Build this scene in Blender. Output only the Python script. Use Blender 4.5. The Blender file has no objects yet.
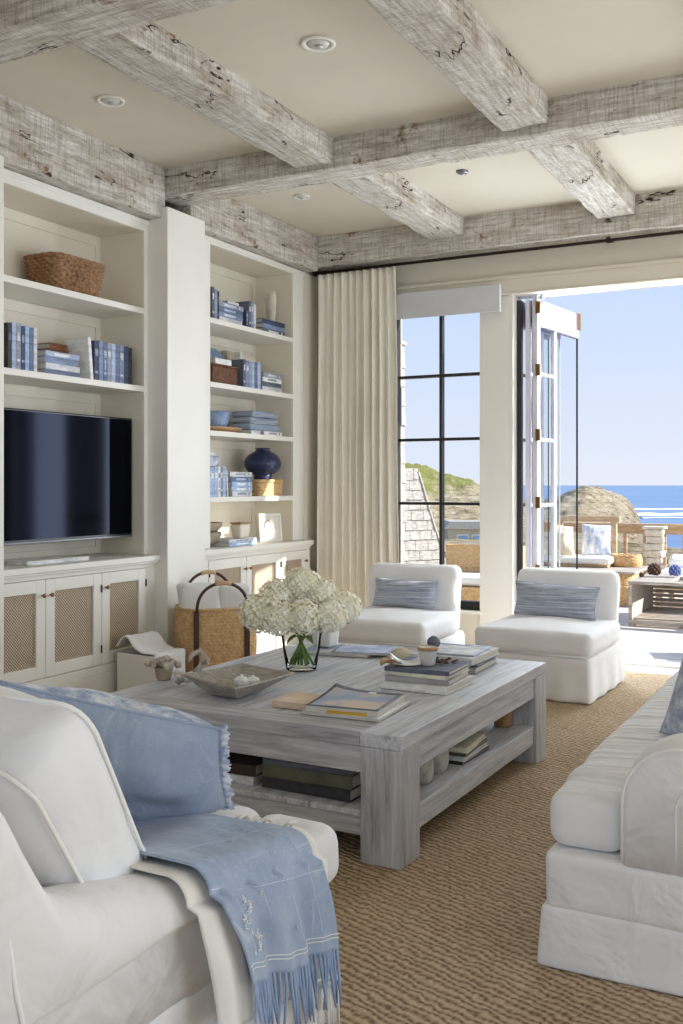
import bpy, math, random
from mathutils import Vector, Matrix, noise as mn
random.seed(7)
PI = math.pi
SC = bpy.context.scene
COL = SC.collection

# ------------------------------------------------------------------ mesh tools
class MB:
    def __init__(self):
        self.v = []; self.f = []
    def add(self, vs, fs):
        b = len(self.v)
        self.v += [tuple(p) for p in vs]
        self.f += [tuple(b + i for i in f) for f in fs]
        return self
    def box(self, x0, x1, y0, y1, z0, z1, m=None):
        vs = [(x0,y0,z0),(x1,y0,z0),(x1,y1,z0),(x0,y1,z0),(x0,y0,z1),(x1,y0,z1),(x1,y1,z1),(x0,y1,z1)]
        if m: vs = [m @ Vector(p) for p in vs]
        return self.add(vs, [(0,3,2,1),(4,5,6,7),(0,1,5,4),(1,2,6,5),(2,3,7,6),(3,0,4,7)])
    def tube(self, pts, r, n=8, cap=True, closed=False):
        pts = [Vector(p) for p in pts]
        k = len(pts)
        rs = r if isinstance(r, (list, tuple)) else [r]*k
        vs = []; fs = []
        up = None
        for i, p in enumerate(pts):
            if closed: t = pts[(i+1) % k] - pts[i-1]
            else: t = pts[min(i+1, k-1)] - pts[max(i-1, 0)]
            if t.length < 1e-9: t = Vector((0,0,1))
            t.normalize()
            if up is None:
                up = Vector((0,0,1)) if abs(t.z) < .9 else Vector((1,0,0))
            a = t.cross(up)
            if a.length < 1e-6: a = t.cross(Vector((0,1,0)))
            a.normalize(); b = a.cross(t).normalized(); up = b
            for j in range(n):
                w = 2*PI*j/n
                vs.append(p + (a*math.cos(w) + b*math.sin(w))*rs[i])
        m = k if closed else k-1
        for i in range(m):
            for j in range(n):
                i2 = (i+1) % k; j2 = (j+1) % n
                fs.append((i*n+j, i*n+j2, i2*n+j2, i2*n+j))
        if cap and not closed:
            fs.append(tuple(range(n-1, -1, -1))); fs.append(tuple((k-1)*n+j for j in range(n)))
        return self.add(vs, fs)
    def lathe(self, prof, cx=0, cy=0, n=32, m=None, sq=None, wob=None, loop=False):
        vs = []; fs = []
        for (r, z) in prof:
            for j in range(n):
                w = 2*PI*j/n
                rr = max(r, 1e-5)
                if wob: rr *= wob(w, z)
                vs.append(Vector((cx + rr*math.cos(w), cy + rr*math.sin(w)*(sq or 1), z)))
        if m: vs = [m @ p for p in vs]
        k = len(prof)
        for i in range(k-1):
            for j in range(n):
                j2 = (j+1) % n
                fs.append((i*n+j, i*n+j2, (i+1)*n+j2, (i+1)*n+j))
        if loop:
            for j in range(n): fs.append(((k-1)*n+j, (k-1)*n+(j+1) % n, (j+1) % n, j))
        else:
            fs.append(tuple(range(n-1, -1, -1))); fs.append(tuple((k-1)*n+j for j in range(n)))
        return self.add(vs, fs)
    def prism(self, pts, y0, y1, axis='y'):
        """polygon pts (a, z) extruded along an axis"""
        n = len(pts)
        if axis == 'y':
            vs = [(a, y0, z) for a, z in pts] + [(a, y1, z) for a, z in pts]
        elif axis == 'x':
            vs = [(y0, a, z) for a, z in pts] + [(y1, a, z) for a, z in pts]
        else:
            vs = [(a, z, y0) for a, z in pts] + [(a, z, y1) for a, z in pts]
        fs = [tuple(range(n-1, -1, -1)), tuple(range(n, 2*n))]
        for i in range(n):
            j = (i+1) % n
            fs.append((i, j, n+j, n+i))
        return self.add(vs, fs)
    def grid(self, fn, nu, nv):
        vs = []; fs = []
        for j in range(nv+1):
            for i in range(nu+1):
                vs.append(fn(i/nu, j/nv))
        for j in range(nv):
            for i in range(nu):
                a = j*(nu+1)+i
                fs.append((a, a+1, a+nu+2, a+nu+1))
        return self.add(vs, fs)
    def sphere(self, c, r, nu=16, nv=10, sc=(1,1,1), amp=0, fr=3, seed=0):
        vs = [] ; fs = []
        c = Vector(c)
        for i in range(nv+1):
            th = PI*i/nv
            for j in range(nu):
                ph = 2*PI*j/nu
                d = Vector((math.sin(th)*math.cos(ph), math.sin(th)*math.sin(ph), math.cos(th)))
                rr = r
                if amp: rr = r*(1 + amp*mn.noise(d*fr + Vector((seed, seed*2, 0))))
                vs.append(c + Vector((d.x*sc[0], d.y*sc[1], d.z*sc[2]))*rr)
        for i in range(nv):
            for j in range(nu):
                j2 = (j+1) % nu
                fs.append((i*nu+j, (i+1)*nu+j, (i+1)*nu+j2, i*nu+j2))
        return self.add(vs, fs)
    def soft(self, sx, sy, sz, r, n=(10,10,6), fn=None, m=None, rn=3):
        """rounded box, base at z=0, centred in x,y; fn moves each vertex"""
        def axis(h, k):
            rr = min(r, h*.98)
            a = [-h + rr*(1-math.cos(PI/2*i/rn)) for i in range(rn)]
            inner = [(-h+rr) + (2*(h-rr))*i/k for i in range(k+1)]
            return a + inner + [-q for q in reversed(a)]
        hx, hy, hz = sx/2, sy/2, sz/2
        ax, ay, az = axis(hx, n[0]), axis(hy, n[1]), axis(hz, n[2])
        rx = min(r, hx*.98, hy*.98, hz*.98)
        idx = {}; vs = []; fs = []
        def vid(x, y, z):
            k = (round(x,6), round(y,6), round(z,6))
            if k in idx: return idx[k]
            p = Vector((x, y, z))
            q = Vector((max(-hx+rx, min(hx-rx, x)), max(-hy+rx, min(hy-rx, y)), max(-hz+rx, min(hz-rx, z))))
            d = p-q
            if d.length > 1e-9: p = q + d.normalized()*rx
            p.z += hz
            if fn: p = Vector(fn(p))
            if m: p = m @ p
            idx[k] = len(vs); vs.append(p)
            return idx[k]
        def face(A, B, mk, flip):
            for i in range(len(A)-1):
                for j in range(len(B)-1):
                    q = [mk(A[i],B[j]), mk(A[i+1],B[j]), mk(A[i+1],B[j+1]), mk(A[i],B[j+1])]
                    ids = [vid(*t) for t in q]
                    if len(set(ids)) < 3: continue
                    if flip: ids.reverse()
                    fs.append(tuple(ids))
        face(ax, ay, lambda a,b: (a,b,hz), False); face(ax, ay, lambda a,b: (a,b,-hz), True)
        face(ax, az, lambda a,b: (a,-hy,b), False); face(ax, az, lambda a,b: (a,hy,b), True)
        face(ay, az, lambda a,b: (hx,a,b), False); face(ay, az, lambda a,b: (-hx,a,b), True)
        return self.add(vs, fs)
    def build(self, name, mat, parent=None, world=False, smooth=False, bev=0, solid=0, m=None, **tags):
        vs = self.v
        if m: vs = [tuple(m @ Vector(p)) for p in vs]
        if world and parent is not None:
            L = root_loc(parent)
            vs = [(p[0]-L[0], p[1]-L[1], p[2]-L[2]) for p in vs]
        me = bpy.data.meshes.new(name)
        me.from_pydata(vs, [], self.f); me.validate(); me.update()
        if smooth:
            for p in me.polygons: p.use_smooth = True
        me.materials.append(mat)
        o = bpy.data.objects.new(name, me); COL.objects.link(o)
        if parent is not None: o.parent = parent
        if solid:
            s = o.modifiers.new('solid', 'SOLIDIFY'); s.thickness = solid; s.offset = 0
        if bev:
            b = o.modifiers.new('bev', 'BEVEL'); b.width = bev; b.segments = 2; b.limit_method = 'ANGLE'; b.angle_limit = .7
        tag(o, **tags)
        return o

def root_loc(o):
    L = Vector((0,0,0))
    while o is not None:
        L += o.location; o = o.parent
    return L

def tag(o, label=None, cat=None, group=None, kind=None):
    if label: o['label'] = label
    if cat: o['category'] = cat
    if group: o['group'] = group
    if kind: o['kind'] = kind
    return o

def thing(name, label, cat, loc=(0,0,0), rz=0, group=None):
    o = bpy.data.objects.new(name, None); COL.objects.link(o)
    o.location = loc; o.rotation_euler = (0,0,rz); o.empty_display_size = .05
    return tag(o, label, cat, group)

def structure(name, mb, mat, label=None, **k):
    return mb.build(name, mat, kind='structure', label=label, **k)

def copy_tree(o, parent=None):
    c = o.copy(); COL.objects.link(c)
    if parent is not None: c.parent = parent
    for ch in list(o.children): copy_tree(ch, c)
    return c

def nz(p, s, seed=0):
    return mn.noise(Vector((p[0]*s+seed, p[1]*s+seed*1.7, p[2]*s-seed)))

# ------------------------------------------------------------------ materials
def lin(c):
    return tuple((x/255/12.92 if x/255 <= .04045 else ((x/255+.055)/1.055)**2.4) for x in c) + (1,)

def newmat(name):
    m = bpy.data.materials.new(name); m.use_nodes = True
    nt = m.node_tree; nt.nodes.clear()
    out = nt.nodes.new('ShaderNodeOutputMaterial')
    b = nt.nodes.new('ShaderNodeBsdfPrincipled')
    nt.links.new(b.outputs[0], out.inputs[0])
    return m, nt, b

def N(nt, t, **k):
    n = nt.nodes.new(t)
    for a, v in k.items():
        if a.startswith('i_'):
            key = a[2:]
            n.inputs[int(key) if key.isdigit() else key.replace('_', ' ')].default_value = v
        else: setattr(n, a, v)
    return n

def coords(nt, stretch=(1,1,1), rot=(0,0,0), kind='Object'):
    tc = N(nt, 'ShaderNodeTexCoord')
    mp = N(nt, 'ShaderNodeMapping')
    mp.inputs['Scale'].default_value = stretch
    mp.inputs['Rotation'].default_value = rot
    nt.links.new(tc.outputs[kind], mp.inputs[0])
    return mp.outputs[0]

def noise(nt, vec, scale, detail=3, rough=.6, dist=0):
    n = N(nt, 'ShaderNodeTexNoise')
    n.inputs['Scale'].default_value = scale; n.inputs['Detail'].default_value = detail
    n.inputs['Roughness'].default_value = rough; n.inputs['Distortion'].default_value = dist
    nt.links.new(vec, n.inputs['Vector'])
    return n.outputs[0]

def ramp(nt, fac, stops):
    r = N(nt, 'ShaderNodeValToRGB')
    e = r.color_ramp.elements
    while len(e) < len(stops): e.new(.5)
    for i, (p, c) in enumerate(stops):
        e[i].position = p; e[i].color = c if len(c) == 4 else tuple(c)+(1,)
    nt.links.new(fac, r.inputs[0])
    return r.outputs[0]

def mix(nt, fac, a, b, mode='MIX'):
    n = N(nt, 'ShaderNodeMix', data_type='RGBA', blend_type=mode)
    for sock, val in ((n.inputs[0], fac), (n.inputs[6], a), (n.inputs[7], b)):
        if hasattr(val, 'links'): nt.links.new(val, sock)
        else: sock.default_value = val
    return n.outputs[2]

def math_(nt, op, a, b=0.0):
    n = N(nt, 'ShaderNodeMath', operation=op)
    for i, val in enumerate((a, b)):
        if hasattr(val, 'links'): nt.links.new(val, n.inputs[i])
        else: n.inputs[i].default_value = val
    return n.outputs[0]

def bump(nt, b, h, strength=.5, dist=.01, prev=None):
    n = N(nt, 'ShaderNodeBump')
    n.inputs['Strength'].default_value = strength; n.inputs['Distance'].default_value = dist
    nt.links.new(h, n.inputs['Height'])
    if prev: nt.links.new(prev, n.inputs['Normal'])
    nt.links.new(n.outputs[0], b.inputs['Normal'])
    return n.outputs[0]

def plain(name, c, rough=.5, metal=0, c2=None, scale=8, stretch=(1,1,1), bs=0, bscale=60, spec=None, bd=.004, lo=.35, hi=.65):
    m, nt, b = newmat(name)
    b.inputs['Roughness'].default_value = rough; b.inputs['Metallic'].default_value = metal
    if spec is not None: b.inputs['Specular IOR Level'].default_value = spec
    v = coords(nt, stretch)
    if c2:
        nt.links.new(ramp(nt, noise(nt, v, scale, 4), [(lo, lin(c)), (hi, lin(c2))]), b.inputs['Base Color'])
    else:
        # faint paint-level variation keeps it procedural
        nt.links.new(ramp(nt, noise(nt, v, 3, 2), [(.3, lin(c)), (.7, lin([min(255, q*1.02) for q in c]))]), b.inputs['Base Color'])
    if bs: bump(nt, b, noise(nt, v, bscale, 3), bs, bd)
    return m

def fabric(name, c, c2=None, fine=900, wr=5, wrs=.35, stretch=(1,1,1), gather=None, rough=.95, fleck=None, scale=6):
    """woven cloth: fine weave bump + soft wrinkles"""
    m, nt, b = newmat(name)
    b.inputs['Roughness'].default_value = rough
    b.inputs['Specular IOR Level'].default_value = .15
    b.inputs['Sheen Weight'].default_value = .15
    v = coords(nt)
    if c2: col = ramp(nt, noise(nt, coords(nt, stretch), scale, 5, .7), [(.35, lin(c)), (.65, lin(c2))])
    else: col = ramp(nt, noise(nt, v, 4, 2), [(.3, lin(c)), (.7, lin([min(255, q*1.03) for q in c]))])
    if fleck:
        th1 = noise(nt, coords(nt, (6, 160, 160)), 1, 2); th2 = noise(nt, coords(nt, (160, 6, 6)), 1, 2)
        mx = math_(nt, 'MAXIMUM', th1, th2)
        f = ramp(nt, mx, [(.60, (0,0,0,1)), (.74, (1,1,1,1))])
        sc = math_(nt, 'MULTIPLY', f, .55)
        col = mix(nt, sc, col, lin(fleck))
    nt.links.new(col, b.inputs['Base Color'])
    w = bump(nt, b, noise(nt, v, wr, 3, .5, .6), wrs, .03)
    if gather: w = bump(nt, b, noise(nt, coords(nt, gather), 1, 3, .5, .4), 1.0, .045, w)
    w = bump(nt, b, noise(nt, v, fine/8, 2), .12, .003, w)
    return m

def beam_mat(name, along):
    """old whitewashed timber; along = grain axis"""
    m, nt, b = newmat(name)
    b.inputs['Roughness'].default_value = .9
    b.inputs['Specular IOR Level'].default_value = .15
    g = {'x': (1.2, 14, 14), 'y': (14, 1.2, 14)}[along]
    tr = {'x': (95, 5, 5), 'y': (5, 95, 5)}[along]
    ck = {'x': (1.2, 5, 5), 'y': (5, 1.2, 5)}[along]
    v = coords(nt)
    grain = noise(nt, coords(nt, g), 3, 6, .75)
    base = ramp(nt, grain, [(.30, lin((150,141,128))), (.46, lin((198,192,182))), (.62, lin((228,225,219)))])
    kerf = noise(nt, coords(nt, tr), 1, 4, .7)
    base = mix(nt, .75, base, ramp(nt, kerf, [(.38, (.66,.63,.59,1)), (.52, (1,1,1,1))]), 'MULTIPLY')
    patch = ramp(nt, noise(nt, v, 2.2, 7, .8), [(.50, (0,0,0,1)), (.64, (1,1,1,1))])
    base = mix(nt, math_(nt, 'MULTIPLY', patch, .5), base, lin((150,128,104)))
    spk = ramp(nt, noise(nt, coords(nt, {'x': (1, 2.4, 2.4), 'y': (2.4, 1, 2.4)}[along]), 26, 4, .7), [(.60, (0,0,0,1)), (.70, (1,1,1,1))])
    base = mix(nt, math_(nt, 'MULTIPLY', spk, .55), base, lin((92,72,54)))
    rust = ramp(nt, noise(nt, v, 5.2, 5, .7), [(.62, (0,0,0,1)), (.68, (1,1,1,1))])
    base = mix(nt, math_(nt, 'MULTIPLY', rust, .8), base, lin((118,76,44)))
    cr = noise(nt, coords(nt, ck), 1.0, 4, .6, .5)
    crack = ramp(nt, math_(nt, 'ABSOLUTE', math_(nt, 'SUBTRACT', cr, .5)), [(.0, (1,1,1,1)), (.005, (1,1,1,1)), (.010, (0,0,0,1))])
    gate = ramp(nt, noise(nt, v, 2.7, 3), [(.575, (0,0,0,1)), (.60, (1,1,1,1))])
    crack = math_(nt, 'MULTIPLY', crack, gate)
    base = mix(nt, math_(nt, 'MULTIPLY', crack, .95), base, lin((44,32,24)))
    nt.links.new(base, b.inputs['Base Color'])
    w = bump(nt, b, grain, .4, .012)
    w = bump(nt, b, math_(nt, 'SUBTRACT', 1.0, crack), .7, .015, w)
    w = bump(nt, b, math_(nt, 'SUBTRACT', 1.0, spk), .5, .006, w)
    bump(nt, b, kerf, .5, .006, w)
    return m

def plank_mat(name, along, c0, c1, c2, pitch=0, strength=.4):
    """whitewashed or weathered boards; pitch = board width across the grain"""
    m, nt, b = newmat(name)
    b.inputs['Roughness'].default_value = .48
    b.inputs['Specular IOR Level'].default_value = .4
    g = {'x': (1, 16, 16), 'y': (16, 1, 16), 'z': (16, 16, 1)}[along]
    g2 = {'x': (4, 90, 90), 'y': (90, 4, 90), 'z': (90, 90, 4)}[along]
    a = noise(nt, coords(nt, g), 2.2, 6, .72, .5)
    base = ramp(nt, a, [(.32, lin(c0)), (.46, lin(c1)), (.66, lin(c2))])
    f = noise(nt, coords(nt, g2), 1, 3)
    base = mix(nt, .55, base, ramp(nt, f, [(.35, (.68,.68,.70,1)), (.6, (1,1,1,1))]), 'MULTIPLY')
    h = a
    if pitch:
        tc = N(nt, 'ShaderNodeTexCoord'); sx = N(nt, 'ShaderNodeSeparateXYZ')
        nt.links.new(tc.outputs['Object'], sx.inputs[0])
        ax = sx.outputs[{'x': 1, 'y': 0, 'z': 0}[along]]
        fr = math_(nt, 'FRACT', math_(nt, 'DIVIDE', math_(nt, 'ADD', ax, 50.0), pitch))
        edge = math_(nt, 'ABSOLUTE', math_(nt, 'SUBTRACT', fr, .5))
        gap = ramp(nt, edge, [(.475, (0,0,0,1)), (.49, (1,1,1,1))])
        base = mix(nt, math_(nt, 'MULTIPLY', gap, .6), base, lin([q*.5 for q in c0]))
        w = bump(nt, b, math_(nt, 'SUBTRACT', 1.0, gap), .6, .006)
    else: w = None
    nt.links.new(base, b.inputs['Base Color'])
    w = bump(nt, b, a, strength, .006, w)
    bump(nt, b, f, strength*.6, .002, w)
    return m

def rug_mat():
    m, nt, b = newmat('sisal_boucle')
    b.inputs['Roughness'].default_value = .95; b.inputs['Specular IOR Level'].default_value = .1
    v = coords(nt, (1,1,1), (0,0,.32))
    def wave(scale, axis, dist):
        w = N(nt, 'ShaderNodeTexWave', wave_type='BANDS', bands_direction=axis, wave_profile='SIN')
        w.inputs['Scale'].default_value = scale; w.inputs['Distortion'].default_value = dist
        w.inputs['Detail'].default_value = 2; w.inputs['Detail Scale'].default_value = 1.6
        nt.links.new(v, w.inputs[0]); return w.outputs['Fac']
    a = wave(12.5, 'Y', 5.5); c = wave(15, 'X', 6)
    h = math_(nt, 'MULTIPLY', math_(nt, 'ADD', math_(nt, 'MULTIPLY', a, .75), math_(nt, 'MULTIPLY', c, .25)), 1.0)
    fib = noise(nt, v, 260, 3, .7)
    h2 = math_(nt, 'ADD', h, math_(nt, 'MULTIPLY', fib, .35))
    big = noise(nt, v, 1.4, 3)
    col = ramp(nt, h2, [(.22, lin((104,84,62))), (.5, lin((184,156,124))), (.95, lin((222,200,170)))])
    col = mix(nt, .35, col, ramp(nt, big, [(.35, lin((160,134,104))), (.65, lin((204,182,152)))]))
    col = mix(nt, .5, col, ramp(nt, noise(nt, v, 45, 2), [(.35, (.7,.68,.66,1)), (.65, (1,1,1,1))]), 'MULTIPLY')
    nt.links.new(col, b.inputs['Base Color'])
    bump(nt, b, h2, .9, .010)
    return m

def cane_mat():
    m, nt, b = newmat('cane_weave')
    b.inputs['Roughness'].default_value = .7
    def wave(rot):
        w = N(nt, 'ShaderNodeTexWave', wave_type='BANDS', bands_direction='Y', wave_profile='SIN')
        w.inputs['Scale'].default_value = 25; w.inputs['Distortion'].default_value = .6
        nt.links.new(coords(nt, (1,1,1), (rot,0,0)), w.inputs[0]); return w.outputs['Fac']
    h = math_(nt, 'MULTIPLY', wave(.78), wave(-.78))
    col = ramp(nt, h, [(.01, lin((112,92,72))), (.08, lin((200,178,150))), (.4, lin((228,212,190)))])
    nt.links.new(col, b.inputs['Base Color'])
    bump(nt, b, h, .8, .006)
    return m

def glass_mat(name, tint=(.97,.99,1.0), refl=.10):
    """window glass: see-through with a Fresnel reflection"""
    m = bpy.data.materials.new(name); m.use_nodes = True
    nt = m.node_tree; nt.nodes.clear()
    out = N(nt, 'ShaderNodeOutputMaterial'); mx = N(nt, 'ShaderNodeMixShader')
    t = N(nt, 'ShaderNodeBsdfTransparent'); t.inputs[0].default_value = tint + (1,)
    g = N(nt, 'ShaderNodeBsdfGlossy'); g.inputs['Roughness'].default_value = .01
    fr = N(nt, 'ShaderNodeFresnel'); fr.inputs[0].default_value = 1.18
    nt.links.new(fr.outputs[0], mx.inputs[0]); nt.links.new(t.outputs[0], mx.inputs[1]); nt.links.new(g.outputs[0], mx.inputs[2])
    nt.links.new(mx.outputs[0], out.inputs[0])
    return m

M = {}
M['beam_x'] = beam_mat('old_timber_x', 'x'); M['beam_y'] = beam_mat('old_timber_y', 'y')
M['ceiling'] = plain('ceiling_paint', (212,205,190), .9)
M['wall'] = plain('cream_wall_paint', (220,213,198), .85)
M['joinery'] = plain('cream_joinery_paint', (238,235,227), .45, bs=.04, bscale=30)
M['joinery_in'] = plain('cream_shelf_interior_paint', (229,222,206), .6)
M['trimwhite'] = plain('white_trim_paint', (236,233,226), .4)
M['cane'] = cane_mat()
M['rug'] = rug_mat()
M['floor'] = plank_mat('pale_floorboards', 'x', (190,180,168), (212,204,194), (228,222,214), .14)
M['deck'] = plank_mat('whitewashed_deck', 'x', (196,186,178), (222,214,206), (238,232,226), .14, .3)
M['table'] = plank_mat('grey_washed_oak_y', 'y', (166,168,175), (204,207,215), (230,232,238), 0, .3)
M['table_x'] = plank_mat('grey_washed_oak_x', 'x', (150,150,154), (188,190,196), (218,220,226), 0, .4)
M['table_z'] = plank_mat('grey_washed_oak_z', 'z', (154,154,158), (194,196,202), (222,224,230), 0, .4)
M['white'] = fabric('white_linen_slipcover', (228,227,226), wrs=.8, wr=6)
M['white_seat'] = fabric('white_linen_gathered', (231,230,230), gather=(2.2, 20, 3))
M['white_seatx'] = fabric('white_linen_cushion', (229,229,230), wr=5, wrs=.7)
M['white_chair'] = fabric('white_slipper_chair_cotton', (234,233,232), wr=4, wrs=.25)
M['piping'] = fabric('white_piping', (236,234,230))
M['blue'] = fabric('blue_linen', (144,158,180), (160,172,192), fleck=(182,192,206), scale=3, wrs=.9)
M['throw'] = fabric('blue_throw_linen', (146,162,186), (166,180,200), fleck=(196,204,216), scale=5, wrs=.8)
M['fringe'] = fabric('blue_fringe_yarn', (128,150,184), (160,178,206))
M['creamcloth'] = fabric('cream_cotton', (230,227,220))
M['towel'] = fabric('white_towel', (232,231,230), fine=300)
M['curtain'] = fabric('ivory_curtain_linen', (238,233,220), wr=3, wrs=.1)
M['stripe'] = fabric('blue_white_stripe', (118,130,152), (200,204,212), stretch=(5, 5, 120), scale=1)
M['ikat'] = fabric('blue_white_blotch', (124,144,176), (222,224,230), scale=22, wrs=.5)
M['shade'] = fabric('grey_window_shade', (206,208,210), wr=1, wrs=.05)
M['bronze'] = plain('dark_bronze_frame', (44,40,38), .4, .3)
M['rod'] = plain('dark_iron_rod', (46,32,28), .5, .5)
M['brass'] = plain('aged_brass', (150,112,66), .35, .9)
M['doorpaint'] = plain('pale_lilac_grey_door_paint', (214,212,222), .35)
M['lilac'] = plain('lilac_grey_door_rail', (142,148,178), .4)
M['glass'] = glass_mat('window_glass')
M['screen'] = plain('television_screen_black', (4,4,7), .07, 0, spec=.08)
for q_ in M['screen'].node_tree.nodes:
    if q_.type == 'BSDF_PRINCIPLED': q_.inputs['Specular Tint'].default_value = (.35, .45, 1, 1)
M['black'] = plain('black_plastic', (14,14,16), .3)
M['silver'] = plain('silver_plastic', (120,122,126), .35, .5)
M['chrome'] = plain('chrome_reflector', (190,190,190), .3, .7)
M['lampoff'] = plain('frosted_lamp_lens', (210,208,200), .4)
M['wicker'] = plain('honey_seagrass', (190,150,102), .8, 0, (220,186,138), 40, bs=.5, bscale=120)
M['wickerdark'] = plain('brown_wicker', (114,80,54), .75, 0, (172,132,94), 50, bs=.5, bscale=120)
M['leather'] = plain('dark_brown_leather', (70,44,32), .5)
M['leather_tan'] = plain('tan_leather', (196,166,128), .6)
M['navy'] = plain('navy_glazed_ceramic', (30,38,74), .28, 0, (46,54,92), 14)
M['blueceramic'] = plain('pale_blue_ceramic', (108,132,172), .35, 0, (150,170,198), 12)
M['cream_cer'] = plain('cream_ceramic', (230,222,204), .4)
M['white_cer'] = plain('white_ceramic', (232,230,226), .3)
M['taupe'] = plain('taupe_stoneware', (150,136,116), .6, 0, (184,170,148), 10)
M['stone'] = plain('pale_stone', (196,188,172), .85, 0, (226,220,206), 14, bs=.6, bscale=20)
M['marble'] = plain('veined_stone', (206,204,200), .5, 0, (120,116,112), 9, lo=.5, hi=.7)
M['carved'] = plain('carved_brown_wood', (82,50,32), .6, 0, (124,80,52), 26, bs=1, bscale=45, bd=.01)
M['tanwood'] = plain('tan_wood', (166,128,88), .6, 0, (194,158,116), 12, (1,8,8))
M['greywood'] = plain('grey_dough_bowl_wood', (150,142,134), .75, 0, (184,178,170), 8, (2,9,9), bs=.3, bscale=40)
M['pages'] = plain('book_pages', (226,222,212), .9, 0, (200,196,186), 2, (3,3,220))
M['pagesv'] = plain('book_pages_upright', (224,219,206), .9)
M['coral'] = plain('barnacle_cluster', (158,144,128), .9, 0, (212,204,194), 30, bs=.8, bscale=60)
M['petal'] = plain('hydrangea_petal', (250,244,218), .7, 0, (252,250,238), 18)
M['petalcore'] = plain('hydrangea_core', (228,226,182), .9, 0, (240,238,206), 30)
M['stem'] = plain('flower_stem_green', (84,112,52), .5, 0, (134,158,84), 12)
M['shingle'] = plain('silver_cedar_shingle', (140,136,132), .9, 0, (186,182,176), 6, (3,3,9), bs=.5, bscale=40)
M['outwood'] = plain('weathered_teak', (176,146,112), .75, 0, (206,180,146), 6, (2,2,8), bs=.3)
M['outgrey'] = plain('weathered_grey_slats', (150,140,130), .8, 0, (190,182,172), 5, (1,9,9), bs=.3)
M['white_out'] = fabric('white_outdoor_cushion', (238,236,230))
M['creamfur'] = fabric('cream_outdoor_cushion', (224,214,190), wrs=.6)
M['bluespot'] = fabric('white_blue_ikat_cushion', (236,236,236), (150,162,188), scale=1, stretch=(22,22,7), wrs=.2)
M['brownbud'] = plain('dark_brown_seed_head', (66,44,34), .8, 0, (104,74,56), 40)
M['bluebud'] = plain('blue_flower_head', (74,92,158), .8, 0, (128,144,196), 40)
M['sand'] = plain('dry_sand_plaster', (206,194,174), .9)
bc = {'navy': (54,62,88), 'denim blue': (92,104,132), 'mid blue': (114,128,158), 'pale blue': (154,167,192), 'grey blue': (132,140,158),
      'white': (222,222,220), 'slate': (84,90,104), 'brown': (116,72,46), 'charcoal': (46,46,50), 'cream': (218,208,186), 'light grey': (188,190,194), 'sky blue': (142,168,200)}
BM = {}
for k_, c_ in bc.items():
    BM[k_] = plain('book_cloth_'+k_.replace(' ', '_'), c_, .6, 0, [min(255, q*1.22+8) for q in c_], 16, (1,1,3), bs=.1, bscale=200)
# ------------------------------------------------------------------ room shell
XW = -4.42       # plaster of the left wall, behind the joinery
YW = 7.16        # inner face of the window wall
ZC = 3.23        # ceiling
structure('floor', MB().box(-4.6, 3.6, -2.2, 7.36, -.12, -.014), M['floor'])
structure('ceiling', MB().box(-4.6, 3.6, -2.2, 7.36, ZC, ZC+.15), M['ceiling'])
structure('wall_left', MB().box(-4.6, XW, -2.2, 7.16, -.014, ZC), M['wall'])
# window wall with two windows and the door opening
w = MB(); y0, y1 = YW, YW+.2
w.box(-4.6, -3.35, y0, y1, -.014, ZC)
w.box(-3.35, -2.61, y0, y1, -.014, .30); w.box(-3.35, -2.61, y0, y1, 2.70, ZC)
w.box(-2.61, -2.353, y0, y1, -.014, ZC)
w.box(-2.353, -.72, y0, y1, 2.67, ZC)
w.box(-.72, -.5, y0, y1, -.014, ZC)  # unseen pier, placed to keep the sun off the rug
w.box(-.5, .35, y0, y1, -.014, .30); w.box(-.5, .35, y0, y1, 2.70, ZC)
w.box(.35, 3.6, y0, y1, -.014, ZC)
structure('wall_far', w, M['wall'])
w = MB(); x0, x1 = 3.4, 3.6
w.box(x0, x1, -2.2, .6, -.014, ZC); w.box(x0, x1, .6, 2.9, -.014, .4); w.box(x0, x1, .6, 2.9, 2.0, ZC)
w.box(x0, x1, 2.9, 3.7, -.014, ZC); w.box(x0, x1, 3.7, 6.0, -.014, .4); w.box(x0, x1, 3.7, 6.0, 2.0, ZC); w.box(x0, x1, 6.0, 7.16, -.014, ZC)  # unseen openings, heads set low to keep sun off the sofa
structure('wall_right', w, M['wall'])
w = MB(); y0, y1 = -2.2, -2.0
w.box(-4.42, -2.6, y0, y1, -.014, ZC); w.box(-2.6, 2.2, y0, y1, -.014, .4); w.box(-2.6, 2.2, y0, y1, 2.7, ZC); w.box(2.2, 3.4, y0, y1, -.014, ZC)
structure('wall_near', w, M['wall'])
# stub wall between the far bookcase and the window wall
structure('wall_stub', MB().box(XW, -4.0, 6.905, YW, -.014, 2.95), M['wall'], label='short cream wall return between bookcase and curtain')
# rug
rug = MB().grid(lambda a, b: (-3.86 + a*5.6, -1.2 + b*8.03, .0), 2, 2)
rug.grid(lambda a, b: (-3.86 + a*5.6, -1.2 + b*8.03, -.0135), 2, 2)
rug = MB().box(-3.86, 1.9, -1.2, 6.83, -.0135, 0)
rug.build('woven_rug', M['rug'], label='large tan sisal rug with nubby wave weave covering the floor', cat='rug')

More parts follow.
